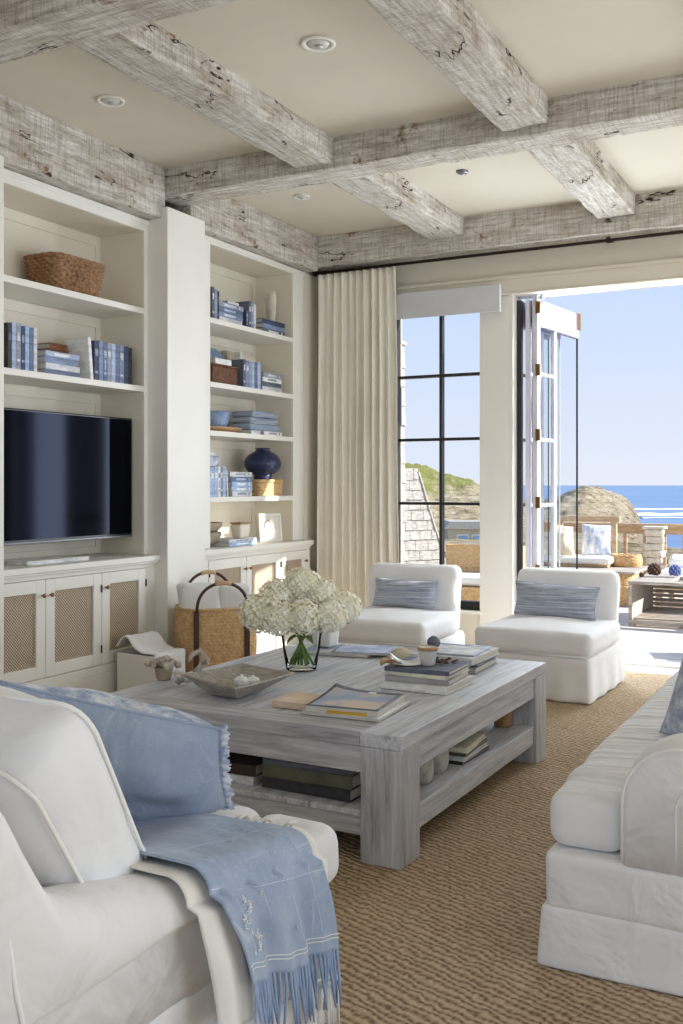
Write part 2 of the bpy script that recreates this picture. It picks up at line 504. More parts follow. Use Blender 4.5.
# ceiling beams
def beam(x0, x1, y0, y1, z0, z1, mat, label, seed):
    sx, sy, sz = x1-x0, y1-y0, z1-z0
    L = max(sx, sy); n = (int(sx/.05)+1, int(sy/.05)+1, 4)
    def f(p):
        q = Vector((p.x+x0, p.y+y0, p.z))
        edge = 1.0
        return Vector((p.x + .010*nz(q, 2.5, seed) + .005*nz(q, 12, seed+3),
                       p.y + .010*nz(q, 2.5, seed+5) + .005*nz(q, 12, seed+8),
                       p.z + (.008*nz(q, 3, seed+9) + .005*nz(q, 14, seed+11) if p.z < sz*.8 else 0)))
    mb = MB().soft(sx, sy, sz, .007, n, f, rn=1)
    o = mb.build('ceiling_beam', mat, smooth=True, kind='structure', label=label)
    o.location = ((x0+x1)/2, (y0+y1)/2, z0)
    return o
beam(-3.98, 3.4, 2.87, 3.12, 3.06, ZC+.02, M['beam_x'], 'weathered timber beam crossing nearest the camera', 1)
beam(-3.98, 3.4, 5.02, 5.26, 3.06, ZC+.02, M['beam_x'], 'weathered timber cross beam resting on the bookcase column', 2)
beam(-3.98, 3.4, 6.96, 7.15, 2.99, ZC+.02, M['beam_x'], 'weathered timber beam above the curtain rod on window wall', 3)
beam(-4.41, -3.9, 3.13, 5.01, 2.905, ZC+.02, M['beam_y'], 'whitewashed timber beam over the television bookcase', 4)
beam(-4.41, -3.9, 5.27, 6.95, 2.95, ZC+.02, M['beam_y'], 'whitewashed timber beam over the narrow bookcase', 5)
beam(-2.96, -2.71, 3.13, 5.01, 3.09, ZC+.02, M['beam_y'], 'short timber joist left, between nearest and middle beams', 6)
beam(-1.70, -1.46, 3.13, 5.01, 3.09, ZC+.02, M['beam_y'], 'short timber joist at centre, between nearest and middle beams', 7)
beam(-2.92, -2.66, 5.27, 6.95, 3.09, ZC+.02, M['beam_y'], 'short timber joist left, between middle and far beams', 8)
beam(-1.68, -1.42, 5.27, 6.95, 3.09, ZC+.02, M['beam_y'], 'short timber joist at centre, between middle and far beams', 9)
beam(-.42, -.17, 5.27, 6.95, 3.09, ZC+.02, M['beam_y'], 'short timber joist right, between middle and far beams', 10)
beam(-.45, -.2, 3.13, 5.01, 3.09, ZC+.02, M['beam_y'], 'short timber joist right, between nearest and middle beams', 11)

# recessed lights
def spot(x, y, label, r=.072):
    t = thing('recessed_light', label, 'ceiling light', (x, y, ZC), 0)
    rp = [(r*.72, 0), (r, 0), (r*1.02, -.004), (r*.98, -.010), (r*.74, -.006), (r*.70, -.001)]
    MB().lathe(rp, n=32, loop=True).build('trim_ring', M['trimwhite'], t, smooth=True)
    MB().lathe([(r*.68, -.0005), (r*.6, -.009), (r*.3, -.014), (.002, -.016)], n=28).build('lens', M['lampoff'], t, smooth=True)
    MB().lathe([(r*.28, -.015), (r*.24, -.019), (.002, -.021)], n=20).build('bulb', M['chrome'], t, smooth=True)
spot(-3.46, 3.99, 'round recessed ceiling light over the television bookcase')
spot(-2.19, 3.91, 'round recessed ceiling light nearest, centre of ceiling between joists', .078)
spot(-3.45, 5.93, 'small recessed ceiling light near the curtain and narrow bookcase', .055)
t = thing('smoke_sensor', 'small dark round ceiling sensor between the far joists', 'sensor', (-2.28, 5.93, ZC))
MB().lathe([(.038, 0), (.038, -.008), (.03, -.016), (.002, -.018)], n=24).build('housing', M['silver'], t, smooth=True)
MB().lathe([(.014, -.018), (.012, -.024), (.002, -.025)], n=16).build('cap', M['chrome'], t, smooth=True)

# ------------------------------------------------------------------ joinery on the left wall
def pil(name, y0, y1, z1, lab):
    m = MB().box(XW+.001, -3.85, y0, y1, -.014, z1)
    o = structure(name, m, M['joinery'], lab, bev=.004)
    return o
pil('trim_1', 4.965, 5.36, 2.975, 'tall cream column between the two bookcases')
pil('trim_2', 3.25, 3.645, 2.90, 'tall cream pilaster at the left edge beside television')
structure('baseboard_left', MB().box(-3.849, -3.83, 4.96, 5.365, -.013, .14), M['joinery'], bev=.004)

def bookcase(y0, y1, oy0, oy1, ztop, zhead, shelves, label, stile_l=True):
    """y0..y1 outside, oy0..oy1 opening"""
    t = thing('bookcase', label, 'bookcase', (-4.2, (y0+y1)/2, .815))
    XB, XF = -4.36, -4.0
    b = MB(); b.box(XW+.002, XB, y0, y1, .816, ztop)
    # raised frame mouldings on the back panel between shelves
    levels = [.815] + [z for z in shelves] + [zhead]
    levels = sorted(levels)
    for i in range(len(levels)-1):
        za, zb = levels[i]+.002, levels[i+1]-(.037 if i+1 < len(levels)-1 else .0)
        w_ = .045
        b.box(XB, XB+.010, oy0, oy0+w_, za, zb); b.box(XB, XB+.010, oy1-w_, oy1, za, zb)
        b.box(XB, XB+.010, oy0+w_, oy1-w_, zb-w_-.02, zb); b.box(XB, XB+.010, oy0+w_, oy1-w_, za, za+w_)
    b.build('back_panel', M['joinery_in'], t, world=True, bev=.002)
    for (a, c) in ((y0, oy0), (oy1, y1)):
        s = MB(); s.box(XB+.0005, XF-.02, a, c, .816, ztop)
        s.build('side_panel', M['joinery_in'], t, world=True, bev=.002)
    f = MB(); f.box(XF-.0195, XF, y0, oy0, .816, ztop); f.box(XF-.0195, XF, oy1, y1, .816, ztop)
    f.box(XF-.0195, XF, oy0, oy1, zhead, ztop)
    f.box(XF, XF+.012, y0, y1, ztop-.030, ztop)
    f.build('face_frame', M['joinery'], t, world=True, bev=.003)
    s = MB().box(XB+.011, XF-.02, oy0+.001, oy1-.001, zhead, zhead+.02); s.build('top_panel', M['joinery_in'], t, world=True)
    for z in shelves:
        s = MB().box(XB+.011, XF+.001, oy0+.001, oy1-.001, z-.036, z)
        s.build('shelf', M['joinery'], t, world=True, bev=.003)
    return t
bookcase(3.646, 4.964, 3.70, 4.925, 2.90, 2.83, [1.865, 2.35], 'wide built-in cream bookcase with two shelves above the television')
bookcase(5.361, 6.904, 5.63, 6.74, 2.945, 2.905, [1.167, 1.625, 1.96, 2.40], 'narrow tall built-in cream bookcase with four shelves beside curtain')

def basecab(y0, y1, doors, knob_y, label, clabel):
    t = thing('base_cabinet', label, 'cabinet', (-4.15, (y0+y1)/2, 0))
    XF = -3.945
    b = MB(); b.box(XW+.002, XF-.02, y0, y1, -.013, .765)
    b.box(XF-.02, XF, y0, y1, .742, .765); b.box(XF-.02, XF, y0, y1, .155, .205)
    b.box(XF-.02, XF+.006, y0, y1, -.013, .155)
    b.box(XF-.02, XF, y0, doors[0][0]-.002, .205, .742); b.box(XF-.02, XF, doors[-1][1]+.002, y1, .205, .742)
    b.build('body', M['joinery'], t, world=True, bev=.003)
    for i, (a, c) in enumerate(doors):
        fw = .068; z0, z1 = .209, .739
        a += .002; c -= .002
        d = MB(); X0, X1 = XF-.019, XF+.003
        d.box(X0, X1, a, a+fw, z0, z1); d.box(X0, X1, c-fw, c, z0, z1)
        d.box(X0, X1, a+fw, c-fw, z0, z0+fw); d.box(X0, X1, a+fw, c-fw, z1-fw, z1)
        dd = d.build('door', M['joinery'], t, world=True, bev=.003)
        MB().box(X0+.001, X1-.012, a+fw, c-fw, z0+fw, z1-fw).build('cane_panel', M['cane'], dd, world=True, label='woven tan cane panel')
        k = MB()
        ky = (c-.028) if knob_y[i] > 0 else (a+.028)
        k.lathe([(.004, 0), (.004, .012), (.011, .016), (.012, .022), (.008, .027), (.001, .028)], n=14)
        k.build('knob', M['brass'], dd, m=Matrix.Translation((X1+4.15, ky-(y0+y1)/2, .655)) @ Matrix.Rotation(PI/2, 4, 'Y'), smooth=True)
        hy = a+.004 if knob_y[i] > 0 else c-.004
        for hz in (.30, .65):
            MB().tube([(X1+.003, hy, hz-.022), (X1+.003, hy, hz+.022)], .005, 8).build('hinge', M['bronze'], dd, world=True)
    c = MB().box(XW+.003, -3.905, y0, y1, .780, .815); c.box(XW+.003, -3.92, y0, y1, .7655, .780)
    c.build('countertop', M['joinery'], bev=.005, label=clabel, cat='countertop')
    return t
basecab(3.646, 4.964, [(3.66, 4.026), (4.026, 4.472), (4.472, 4.874)], [1, -1, -1],
        'low cream cabinet with cane doors beneath the television', 'cream counter top under the television')
basecab(5.361, 6.904, [(5.53, 5.99), (5.99, 6.46), (6.46, 6.85)], [1, -1, 1],
        'low cream cabinet with cane doors behind the seagrass basket', 'cream counter top under the narrow bookcase')

# television
t = thing('television', 'large flat black television mounted under the wide bookcase shelves', 'television', (-4.1, 4.36, .92))
MB().box(-4.115, -4.085, 3.84, 4.912, .925, 1.665).build('bezel', M['black'], t, world=True, bev=.006)
MB().box(-4.0865, -4.083, 3.853, 4.899, .950, 1.653).build('screen', M['screen'], t, world=True)
MB().box(-4.09, -4.076, 3.86, 4.892, .927, .940).build('lower_trim', M['silver'], t, world=True, bev=.003)
MB().box(-4.359, -4.115, 4.2, 4.5, 1.15, 1.45).build('wall_bracket', M['black'], t, world=True)
t = thing('flat_box', 'flat pale grey box lying on counter beneath television', 'box', (-4.1, 4.2, .8155))
MB().box(-.11, .09, -.24, .24, 0, .016).build('box_body', BM['light grey'], t, bev=.003)
MB().box(-.112, .092, -.242, .242, .0162, .022).build('box_lid', M['white_cer'], t, bev=.002)

# ------------------------------------------------------------------ windows, casing and doors
def window(name, x0, x1, z0, z1, bars_x, bars_z, lab):
    f = MB(); y0, y1 = YW+.05, YW+.12
    fw = .03
    f.box(x0, x0+fw, y0, y1, z0, z1); f.box(x1-.012, x1, y0, y1, z0, z1)
    f.box(x0+fw, x1-.012, y0, y1, z0, z0+.06); f.box(x0+fw, x1-.012, y0, y1, z1-fw, z1)
    for bx in bars_x: f.box(bx-.011, bx+.011, y0+.005, y1-.005, z0+.06, z1-fw)
    for bz in bars_z: f.box(x0+fw, x1-.012, y0+.008, y1-.008, bz-.011, bz+.011)
    o = f.build(name, M['bronze'], kind='structure', label=lab, bev=.003)
    MB().add([(x0+fw, YW+.086, z0+.06), (x1-.012, YW+.086, z0+.06), (x1-.012, YW+.086, z1-fw), (x0+fw, YW+.086, z1-fw)], [(0,1,2,3)]).build('pane', M['glass'], o)
    s = MB().box(x0-.02, x1+.02, YW-.02, YW+.05, z0-.03, z0); s.build('sill', M['trimwhite'], o, bev=.004)
    return o
window('window_1', -3.35, -2.61, .30, 2.70, [-2.955], [2.10, 1.605, 1.105], 'tall dark-framed window of small panes beside curtain')
window('window_2', -.5, .35, .30, 2.70, [-.075], [2.10, 1.605, 1.105], 'dark-framed window right of the open doors')
structure('trim_3', MB().box(-3.31, 3.4, YW-.035, YW, 2.675, 2.79).box(-3.31, 3.4, YW-.05, YW, 2.775, 2.80).box(-3.31, 3.4, YW-.045, YW-.03, 2.66, 2.675), M['wall'], 'cream header casing above window and door opening', bev=.004)
structure('trim_4', MB().box(-2.38, -2.349, YW-.012, YW+.2, -.012, 2.672).box(-2.345, -.73, YW+.0, YW+.2, 2.66, 2.672).box(-.73, -.705, YW-.012, YW+.2, -.012, 2.672), M['trimwhite'], 'white jamb lining of the door opening', bev=.002)
structure('trim_5', MB().box(-2.61, -2.38, YW-.012, YW, -.012, 2.655), M['joinery'], 'cream post casing between window and door', bev=.003)
structure('door_1_threshold', MB().box(-2.345, -.73, YW+.0, YW+.24, -.0135, .004), M['trimwhite'], 'pale threshold of the door opening', bev=.003)

# folding doors
def leaf(p0, p1, z0=.012, z1=2.63, th=.042, stile=.065, first_stile=None, bars=(2.08, 1.59, 1.10), split=None, mat='doorpaint', farmat=None, name='door_2', lab='', top=.2, brass=True):
    p0 = Vector(p0); p1 = Vector(p1); L = (p1-p0).length
    ang = math.atan2(p1.y-p0.y, p1.x-p0.x)
    R = Matrix.Translation((p0.x, p0.y, 0)) @ Matrix.Rotation(ang, 4, 'Z')
    h = th/2
    f = MB(); fs = first_stile or stile
    f.box(0, fs, -h, h, z0, z1, R)
    fr = f.build(name, M[mat], kind='structure', label=lab, bev=.003)
    MB().box(fs, L-.02, -h, h, z1-top, z1, R).build('top_rail', M['lilac'], fr, bev=.003)
    MB().box(fs, L-.02, -h, h, z0, z0+.22, R).build('bottom_rail', M['lilac'], fr, bev=.003)
    MB().box(L-.018, L-.008, -h*.35, h*.35, z0, z1, R).build('edge_stile', M[farmat or 'bronze'], fr, bev=.003)
    s = split or (L*.42)
    b = MB(); b.box(s-.02, s+.02, -h*.8, h*.8, z0+.22, z1-top, R)
    for z in bars: b.box(fs, s-.02, -h*.5, h*.5, z-.012, z+.012, R)
    b.build('glazing_bars', M[mat], fr, bev=.002)
    MB().add([R @ Vector(q) for q in ((fs, 0, z0+.22), (L-.02, 0, z0+.22), (L-.02, 0, z1-top), (fs, 0, z1-top))], [(0,1,2,3)]).build('pane', M['glass'], fr)
    return fr, R, L
d, R, L = leaf((-2.205, YW+.06), (-2.105, YW+.90), first_stile=.05, lab='outermost folded glass door leaf standing out over the deck', name='door_1')
MB().box(L-.075, L+.004, -.026, .026, 2.50, 2.635, R).build('corner_latch', M['brass'], d, bev=.004)
for z in (.25, .62, 1.12, 1.62, 2.1, 2.56):
    MB().box(-.03, -.012, -.055, -.016, z-.045, z+.045, R).box(-.03, .003, -.045, -.02, z-.035, z+.035, R).build('hinge', M['brass'], d, bev=.003)
leaf((-.785, YW+.10), (-1.06, YW+.80), first_stile=.05, lab='unseen folded glass door leaf added at the far jamb of the opening', name='door_4')  # out of view, added to put bars in the television's reflection
leaf((-2.262, YW+.06), (-2.235, YW+.84), th=.03, first_stile=.05, stile=.05, lab='middle folded glass door leaf in the stack', name='door_2', farmat='doorpaint')
leaf((-2.328, YW+.07), (-2.325, YW+.84), th=.03, first_stile=.05, stile=.05, lab='innermost folded glass door leaf against the jamb', name='door_3', mat='bronze', farmat='bronze')
structure('trim_6', MB().tube([(-2.19, YW+.055, 2.66), (-2.19, YW+.055, 2.60)], .012, 10).tube([(-2.15, YW+.07, 2.66), (-2.15, YW+.07, 2.625)], .016, 10), M['chrome'], 'small pivots of the folding door track')

# window shade over window_1
t = thing('window_shade', 'pale grey fabric shade rolled up above the window', 'shade', (-2.9, YW-.09, 2.54))
MB().box(-3.34, -2.425, YW-.095, YW-.085, 2.535, 2.735).box(-3.34, -3.33, YW-.085, YW-.0505, 2.535, 2.735).box(-2.435, -2.425, YW-.085, YW-.0505, 2.535, 2.735).build('valance', M['shade'], t, world=True, bev=.002)
MB().tube([(-3.32, YW-.066, 2.70), (-2.44, YW-.066, 2.70)], .014, 12).build('roller', M['shade'], t, world=True, smooth=True)

# curtain rod and curtain
t = thing('curtain_rod', 'thin dark iron curtain rod under the far beam', 'curtain rod', (-1.5, 7.03, 2.955))
MB().tube([(-3.985, 7.03, 2.955), (1.8, 7.03, 2.955)], .0115, 12).build('rod', M['rod'], t, world=True, smooth=True)
for bx in (-3.97, -1.62, .9):
    MB().box(bx-.01, bx+.01, 7.02, 7.159, 2.966, 2.976).box(bx-.014, bx+.014, 7.016, 7.044, 2.938, 2.972).build('bracket', M['rod'], t, world=True, bev=.002)
t = thing('curtain', 'long ivory pleated linen curtain left of the window', 'curtain', (-3.6, 7.0, 0))
NP = 11
def cur(a, b):
    z = .002 + b*2.93
    spread = 1.08 - .08*b
    xm = -3.585+.02*(1-b); wdt = .72*spread
    a = a + .018*math.sin(a*9.3+1) + .010*math.sin(a*23)
    x = xm + (a-.5)*wdt
    ph = a*NP*2*PI
    amp = .042 - .022*b**2
    amp *= 1 + .9*mn.noise(Vector((a*9, b*.8, 0)))
    s = math.sin(ph + .9*mn.noise(Vector((a*5, b*1.1, 3))))
    s = s*.8 + .25*math.sin(ph*2.3+2+b)
    x += .012*math.sin(2*ph)*(1-b*.3) + .012*mn.noise(Vector((a*6, b*2, 8)))
    y = 7.005 + amp*s + .006*mn.noise(Vector((a*20, b*5, 5)))
    if b > .93: y += .008*math.sin(ph*3)*(b-.93)/.07
    return (x, y, z)
MB().grid(cur, 220, 60).build('curtain_panel', M['curtain'], t, world=True, smooth=True, solid=.003)
for i in range(NP):
    x = -3.60 + ((i+.25)/NP-.5)*.70*.99
    MB().tube([(x+.016*math.cos(w_), 7.03+.0*w_, 2.955+.016*math.sin(w_)) if False else (x, 7.03+.016*math.cos(w_), 2.952+.016*math.sin(w_)) for w_ in [2*PI*k/14 for k in range(14)]], .0022, 6, closed=True).build('curtain_ring', M['rod'], t, world=True)
# ------------------------------------------------------------------ coffee table
CT = (-1.985, 3.74); TR_ = math.radians(-.8)
ct = thing('coffee_table', 'large square grey-washed wooden coffee table with thick legs and low shelf', 'coffee table', (CT[0], CT[1], 0), TR_)
TX, TY = 1.30, 1.56       # size
def wobbly(amp, sc, seed):
    return lambda p: Vector((p.x+amp*nz(p, sc, seed), p.y+amp*nz(p, sc, seed+4), p.z+amp*.5*nz(p, sc, seed+9)))
tb = MB()
for i in range(5):
    xa = -TX/2+.152+i*(TX-.304)/5; xb = xa+(TX-.304)/5
    tb.box(xa+.0008, xb-.0008, -TY/2+.132, TY/2-.132, .385, .4325-.0006*(i % 2))
tb.build('tabletop', M['table'], ct, bev=.0015)
for sx in (-1, 1):
    MB().box(sx*(TX/2-.0755)-.0755, sx*(TX/2-.0755)+.0755, -TY/2, TY/2, .385, .433).build('frame_board', M['table'], ct, bev=.003)
for sy in (-1, 1):
    MB().box(-TX/2+.1515, TX/2-.1515, sy*(TY/2-.0655)-.0655, sy*(TY/2-.0655)+.0655, .385, .433).build('frame_board', M['table_x'], ct, bev=.003)
for sx in (-1, 1):
    for sy in (-1, 1):
        MB().soft(.15, .15, .3845, .004, (3, 3, 8), wobbly(.003, 8, sx+2*sy), m=Matrix.Translation((sx*(TX/2-.075), sy*(TY/2-.075), 0)), rn=1).build('leg', M['table_z'], ct)
for sy in (-1, 1):
    y = sy*(TY/2-.04)
    MB().box(-TX/2+.151, TX/2-.151, y-.03, y+.03, .295, .3845).build('apron', M['table_x'], ct, bev=.003)
    MB().box(-TX/2+.151, TX/2-.151, y-.028, y+.028, .085, .150).build('shelf_rail', M['table_x'], ct, bev=.003)
for sx in (-1, 1):
    x = sx*(TX/2-.04)
    MB().box(x-.03, x+.03, -TY/2+.151, TY/2-.151, .295, .3845).build('apron', M['table'], ct, bev=.003)
    MB().box(x-.028, x+.028, -TY/2+.151, TY/2-.151, .085, .150).build('shelf_rail', M['table'], ct, bev=.003)
s = MB()
xe = [-TX/2+.008, -TX/2+.151] + [-TX/2+.151+(TX-.302)*i/5 for i in range(1, 5)] + [TX/2-.151, TX/2-.008]
for i in range(7):
    ya = TY/2-(.152 if i in (0, 6) else .008)
    s.box(xe[i]+.0015, xe[i+1]-.0015, -ya, ya, .1505, .170)
s.build('lower_shelf', M['table'], ct, bev=.002)
TZ = .4345; SZ = .1705

# ------------------------------------------------------------------ soft goods
def pillow(name, mat, corners, th, back=None, parent=None, pinch=.06, n=26, seed=0, **tags):
    """corners: BL, BR, TR, TL in world space; th = full thickness"""
    BL, BR, TR, TL = [Vector(c) for c in corners]
    nrm = (BR-BL).cross(TL-BL).normalized()
    cen = (BL+BR+TR+TL)/4
    base = Vector((cen.x, cen.y, min(c.z for c in (BL, BR, TR, TL))))
    root = thing(name, tags.get('label'), tags.get('cat'), base, 0, tags.get('group'))
    def pos(u, v, side):
        pu = u*(1-pinch*(1-v*v)) ; pv = v*(1-pinch*(1-u*u))
        a, b = (pu+1)/2, (pv+1)/2
        p = BL*(1-a)*(1-b) + BR*a*(1-b) + TR*a*b + TL*(1-a)*b
        t = max(0, (1-abs(u)**2.6)*(1-abs(v)**2.6))**.55
        w = th/2*t*(1 + .22*mn.noise(Vector((u*2.2+seed, v*2.2, side*3))))
        w += .006*t*mn.noise(Vector((u*7+seed, v*7, side)))
        # sag
        p = p - Vector((0,0,1))*(.02*(1-b)*(1-u*u)*0)
        return p + nrm*side*w
    obs = []
    for side, mt, nm in ((1, mat, 'front_panel'), (-1, back or mat, 'back_panel')):
        mb = MB().grid(lambda a, b: pos(math.sin((a*2-1)*PI/2), math.sin((b*2-1)*PI/2), side), n, n)
        if side < 0: mb.f = [tuple(reversed(f)) for f in mb.f]
        obs.append((mb, mt, nm))
    if back is None:
        mb = obs[0][0]; mb.add(obs[1][0].v, obs[1][0].f)
        mb.build('cover', mat, root, world=True, smooth=True)
    else:
        for mb, mt, nm in obs: mb.build(nm, mt, root, world=True, smooth=True)
    pts = []
    K = 24
    for i in range(K): pts.append(pos(-1+2*i/K, -1, 0))
    for i in range(K): pts.append(pos(1, -1+2*i/K, 0))
    for i in range(K): pts.append(pos(1-2*i/K, 1, 0))
    for i in range(K): pts.append(pos(-1, 1-2*i/K, 0))
    MB().tube(pts, .0042, 6, closed=True).build('piping', back or mat, root, world=True, smooth=True)
    return root, pts

def slipper_chair(x, y, rz, label, group=None):
    """origin: centre of the front edge on the floor; local +y runs to the back"""
    t = thing('slipper_chair', label, 'chair', (x, y, 0), rz, group)
    W, D = .70, .80
    def skirt(p):
        fl = 1 - p.z/.27
        kx = 1 + .022*fl
        q = Vector((p.x*kx, p.y*kx, p.z))
        wv = .007*fl*math.sin(p.x*31+p.y*27) + .006*nz(q, 6, x)
        d = Vector((p.x, p.y, 0)).normalized()
        return q + d*wv
    MB().soft(W-.015, D-.02, .262, .022, (26, 28, 8), skirt, m=Matrix.Translation((0, D/2, .001))).build('skirt', M['white_chair'], t, smooth=True)
    def seat(p):
        u, v = p.x/(W/2), p.y/(.33)
        q = Vector(p)
        if p.z > .07: q.z += .028*(1-u*u)*(1-min(1, v*v)) + .004*nz(p, 7, x)
        q += Vector((nz(p, 6, x+1), nz(p, 6, x+2), 0))*.005
        if .03 < p.z < .12: q.x *= 1+.012; q.y *= 1.0
        return q
    MB().soft(W, .69, .140, .032, (24, 24, 5), seat, m=Matrix.Translation((0, .345, .264))).build('seat', M['white_chair'], t, smooth=True)
    def back(p):
        q = Vector(p)
        q.x += .006*nz(p, 5, x+7); q.y += .010*nz(p, 5, x+9)
        f = p.z/.47
        q.y += .055*f            # leans back
        if p.y < 0: q.y -= .018*(1-(p.x/(W/2))**2)
        if f > .8: q.x *= 1-.03*(f-.8)/.2
        return q
    MB().soft(W-.04, .13, .455, .045, (20, 5, 18), back, m=Matrix.Translation((0, .69, .25))).build('backrest', M['white_chair'], t, smooth=True)
    # welt lines
    p = MB()
    h = .405; w2 = W/2-.012
    p.tube([(-w2+.03, .010, h-.018), (w2-.03, .010, h-.018)], .0035, 6)
    p.tube([(-w2+.01, .004, .268), (w2-.01, .004, .268)], .0035, 6)
    p.build('piping', M['piping'], t, smooth=True)
    return t
slipper_chair(-1.755, 5.665, math.radians(-1.5), 'white slipcovered armless chair in front of the open doors')
slipper_chair(-2.76, 5.60, math.radians(2), 'white slipcovered armless chair in front of the tall window')
# lumbar pillows on the chairs
pillow('lumbar_pillow', M['stripe'], [(-2.015, 6.15, .43), (-1.49, 6.115, .422), (-1.48, 6.195, .615), (-2.03, 6.235, .63)], .12, seed=1,
       label='narrow blue and white striped pillow on chair by open doors', cat='pillow')
pillow('lumbar_pillow', M['stripe'], [(-3.01, 6.13, .43), (-2.56, 6.145, .43), (-2.565, 6.225, .605), (-3.02, 6.205, .61)], .11, seed=5,
       label='narrow blue and white striped pillow on chair before tall window', cat='pillow')

# ------------------------------------------------------------------ right sofa
X0, Y0 = -.765, 2.55
so = thing('sofa', 'white slipcovered sofa with rounded arms at the right edge', 'sofa', (-.3, 3.85, 0))
SL = 2.55     # length
def base_fn(p):
    q = Vector(p)
    f = max(0, 1-p.z/.155)
    d = Vector((p.x/.5, p.y/1.2, 0)); d = d.normalized() if d.length else d
    q += d*(.018*f) + Vector((nz(p, 4, 3), nz(p, 4, 5), 0))*.008
    if p.z > .16: q += d*.006
    return q
MB().soft(1.02, SL, .155, .012, (24, 70, 6), base_fn, m=Matrix.Translation((X0+.51+.005, Y0+SL/2, .001))).build('skirt', M['white'], so, world=True, smooth=True)
MB().soft(1.015, SL-.006, .150, .02, (22, 60, 6), wobbly(.006, 5, 5), m=Matrix.Translation((X0+.51+.007, Y0+SL/2, .1465))).build('base', M['white'], so, world=True, smooth=True)
p = MB(); pr_ = [(X0-.012, Y0+SL+.01, .155), (X0-.016, Y0+SL/2, .156), (X0-.014, Y0+.05, .155), (X0-.006, Y0-.008, .154), (X0+.03, Y0-.018, .153), (X0+.5, Y0-.016, .150), (X0+1.0, Y0-.01, .150)]

def seat_fn(p):
    q = Vector(p)
    u, v = p.x/.3, p.y/(SL/2)
    if p.z > .10: q.z += .022*max(0, 1-(p.x/.42)**2)*max(0, 1-v**4) + .006*nz(Vector((p.x, p.y*5, p.z)), 3, 2)
    q.z += .004*nz(p, 9, 4)
    if p.x < -.2: q.x += .010*nz(Vector((p.x, p.y*2.5, p.z)), 3, 8) - .012*math.sin(PI*max(0, min(1, p.z/.15)))
    q.y += .006*nz(p, 6, 6)
    return q
# T cushion: front strip in front of the arm plus the main cushion
T1 = MB().soft(.84, SL-.42, .145, .045, (24, 60, 5), seat_fn, m=Matrix.Translation((X0+.42+.002, Y0+SL/2, .296)))
T1.build('seat_cushion', M['white_seat'], so, world=True, smooth=True)
def t_fn(p):
    q = seat_fn(p); return q
for (ya, yb) in ((Y0+.03, Y0+.27), (Y0+SL-.27, Y0+SL-.03)):
    MB().soft(.20, yb-ya, .143, .045, (8, 10, 5), wobbly(.006, 7, 3), m=Matrix.Translation((X0+.104, (ya+yb)/2, .296))).build('cushion_end', M['white_seat'], so, world=True, smooth=True)
def arm(x0, y0, y1, par, flip=1):
    # side outline in x,z
    pts = []
    pts.append((x0+.02, .29))
    r = .155; zt = .603
    for i in range(13):
        a = PI - (PI/2)*i/12
        pts.append((x0 + r + r*math.cos(a), zt - r + r*math.sin(a)))
    pts[0] = (x0, .29)
    pts += [(x0+.84, zt-.005), (x0+.84, .29)]
    n = len(pts); V = []; F = []
    prof = [(0.0, .020), (.006, .008), (.02, 0), ]     # inset rounding of the edges
    ys = [(y0, .02), (y0+.005, .008), (y0+.02, 0), ((y0+y1)/2, -.004), (y1-.02, 0), (y1-.005, .008), (y1, .02)]
    cx, cz = x0+.42, .45
    for (yy, ins) in ys:
        for (a, z) in pts:
            dx = cx-a; dz = cz-z
            aa = a + (ins if dx > 0 else -ins)
            zz = z - (ins if z > .4 else 0)
            V.append((aa + .005*nz((a, yy, z), 5, 1), yy + .005*nz((a, yy, z), 4, 7), zz + .004*nz((a, yy, z), 6, 2)))
    for k in range(len(ys)-1):
        for i in range(n):
            j = (i+1) % n
            F.append((k*n+i, k*n+j, (k+1)*n+j, (k+1)*n+i))
    F.append(tuple(range(n-1, -1, -1))); F.append(tuple((len(ys)-1)*n+i for i in range(n)))
    o = MB().add(V, F).build('arm', M['white'], par, world=True, smooth=True)
    # piped inset panel on the outer face
    yy = y0-.003 if flip > 0 else y1+.003
    q = [(x0+.135, yy+.004*flip, .30), (x0+.135, yy+.001*flip, .40)]
    for i in range(9):
        a = PI - (PI/2)*i/8
        q.append((x0+.135+.07+.07*math.cos(a), yy, .445+.07*math.sin(a)))
    q += [(x0+.83, yy, .512)]
    MB().tube(q, .002, 6).build('piping', M['piping'], o, world=True, smooth=True)
    q = []
    for i in range(13):
        a = PI - (PI/2)*i/12
        q.append((x0 + r + (r-.004)*math.cos(a), y0+.006 if flip > 0 else y1-.006, zt - r + (r-.004)*math.sin(a)))
    q = [(x0+.004, q[0][1], .30)] + q + [(x0+.83, q[0][1], zt-.007)]
    MB().tube(q, .0045, 6).build('piping', M['piping'], o, world=True, smooth=True)
arm(X0+.205, Y0+.005, Y0+.205, so); arm(X0+.205, Y0+SL-.205, Y0+SL-.005, so, -1)
def bk(p):
    q = Vector(p); q.x += .08*p.z/.6 + .008*nz(p, 3, 9); return q
MB().soft(.16, SL-.42, .50, .05, (4, 40, 12), bk, m=Matrix.Translation((X0+.93, Y0+SL/2, .297))).build('backrest', M['white'], so, world=True, smooth=True)
for i in range(2):
    yc = Y0+.21+(SL-.42)*(i+.5)/2
    MB().soft(.19, (SL-.42)/2-.01, .42, .07, (5, 20, 14), wobbly(.012, 4, i), m=Matrix.Translation((X0+.735, yc, .445)) @ Matrix.Rotation(.12, 4, 'Y')).build('back_cushion', M['white_seatx'], so, world=True, smooth=True)
pillow('throw_pillow', M['ikat'], [(-.60, 3.32, .455), (-.17, 3.02, .46), (-.10, 3.10, .83), (-.52, 3.44, .80)], .15, back=M['blue'], seed=9,
       label='blue patterned pillow on the right-hand white sofa', cat='pillow')

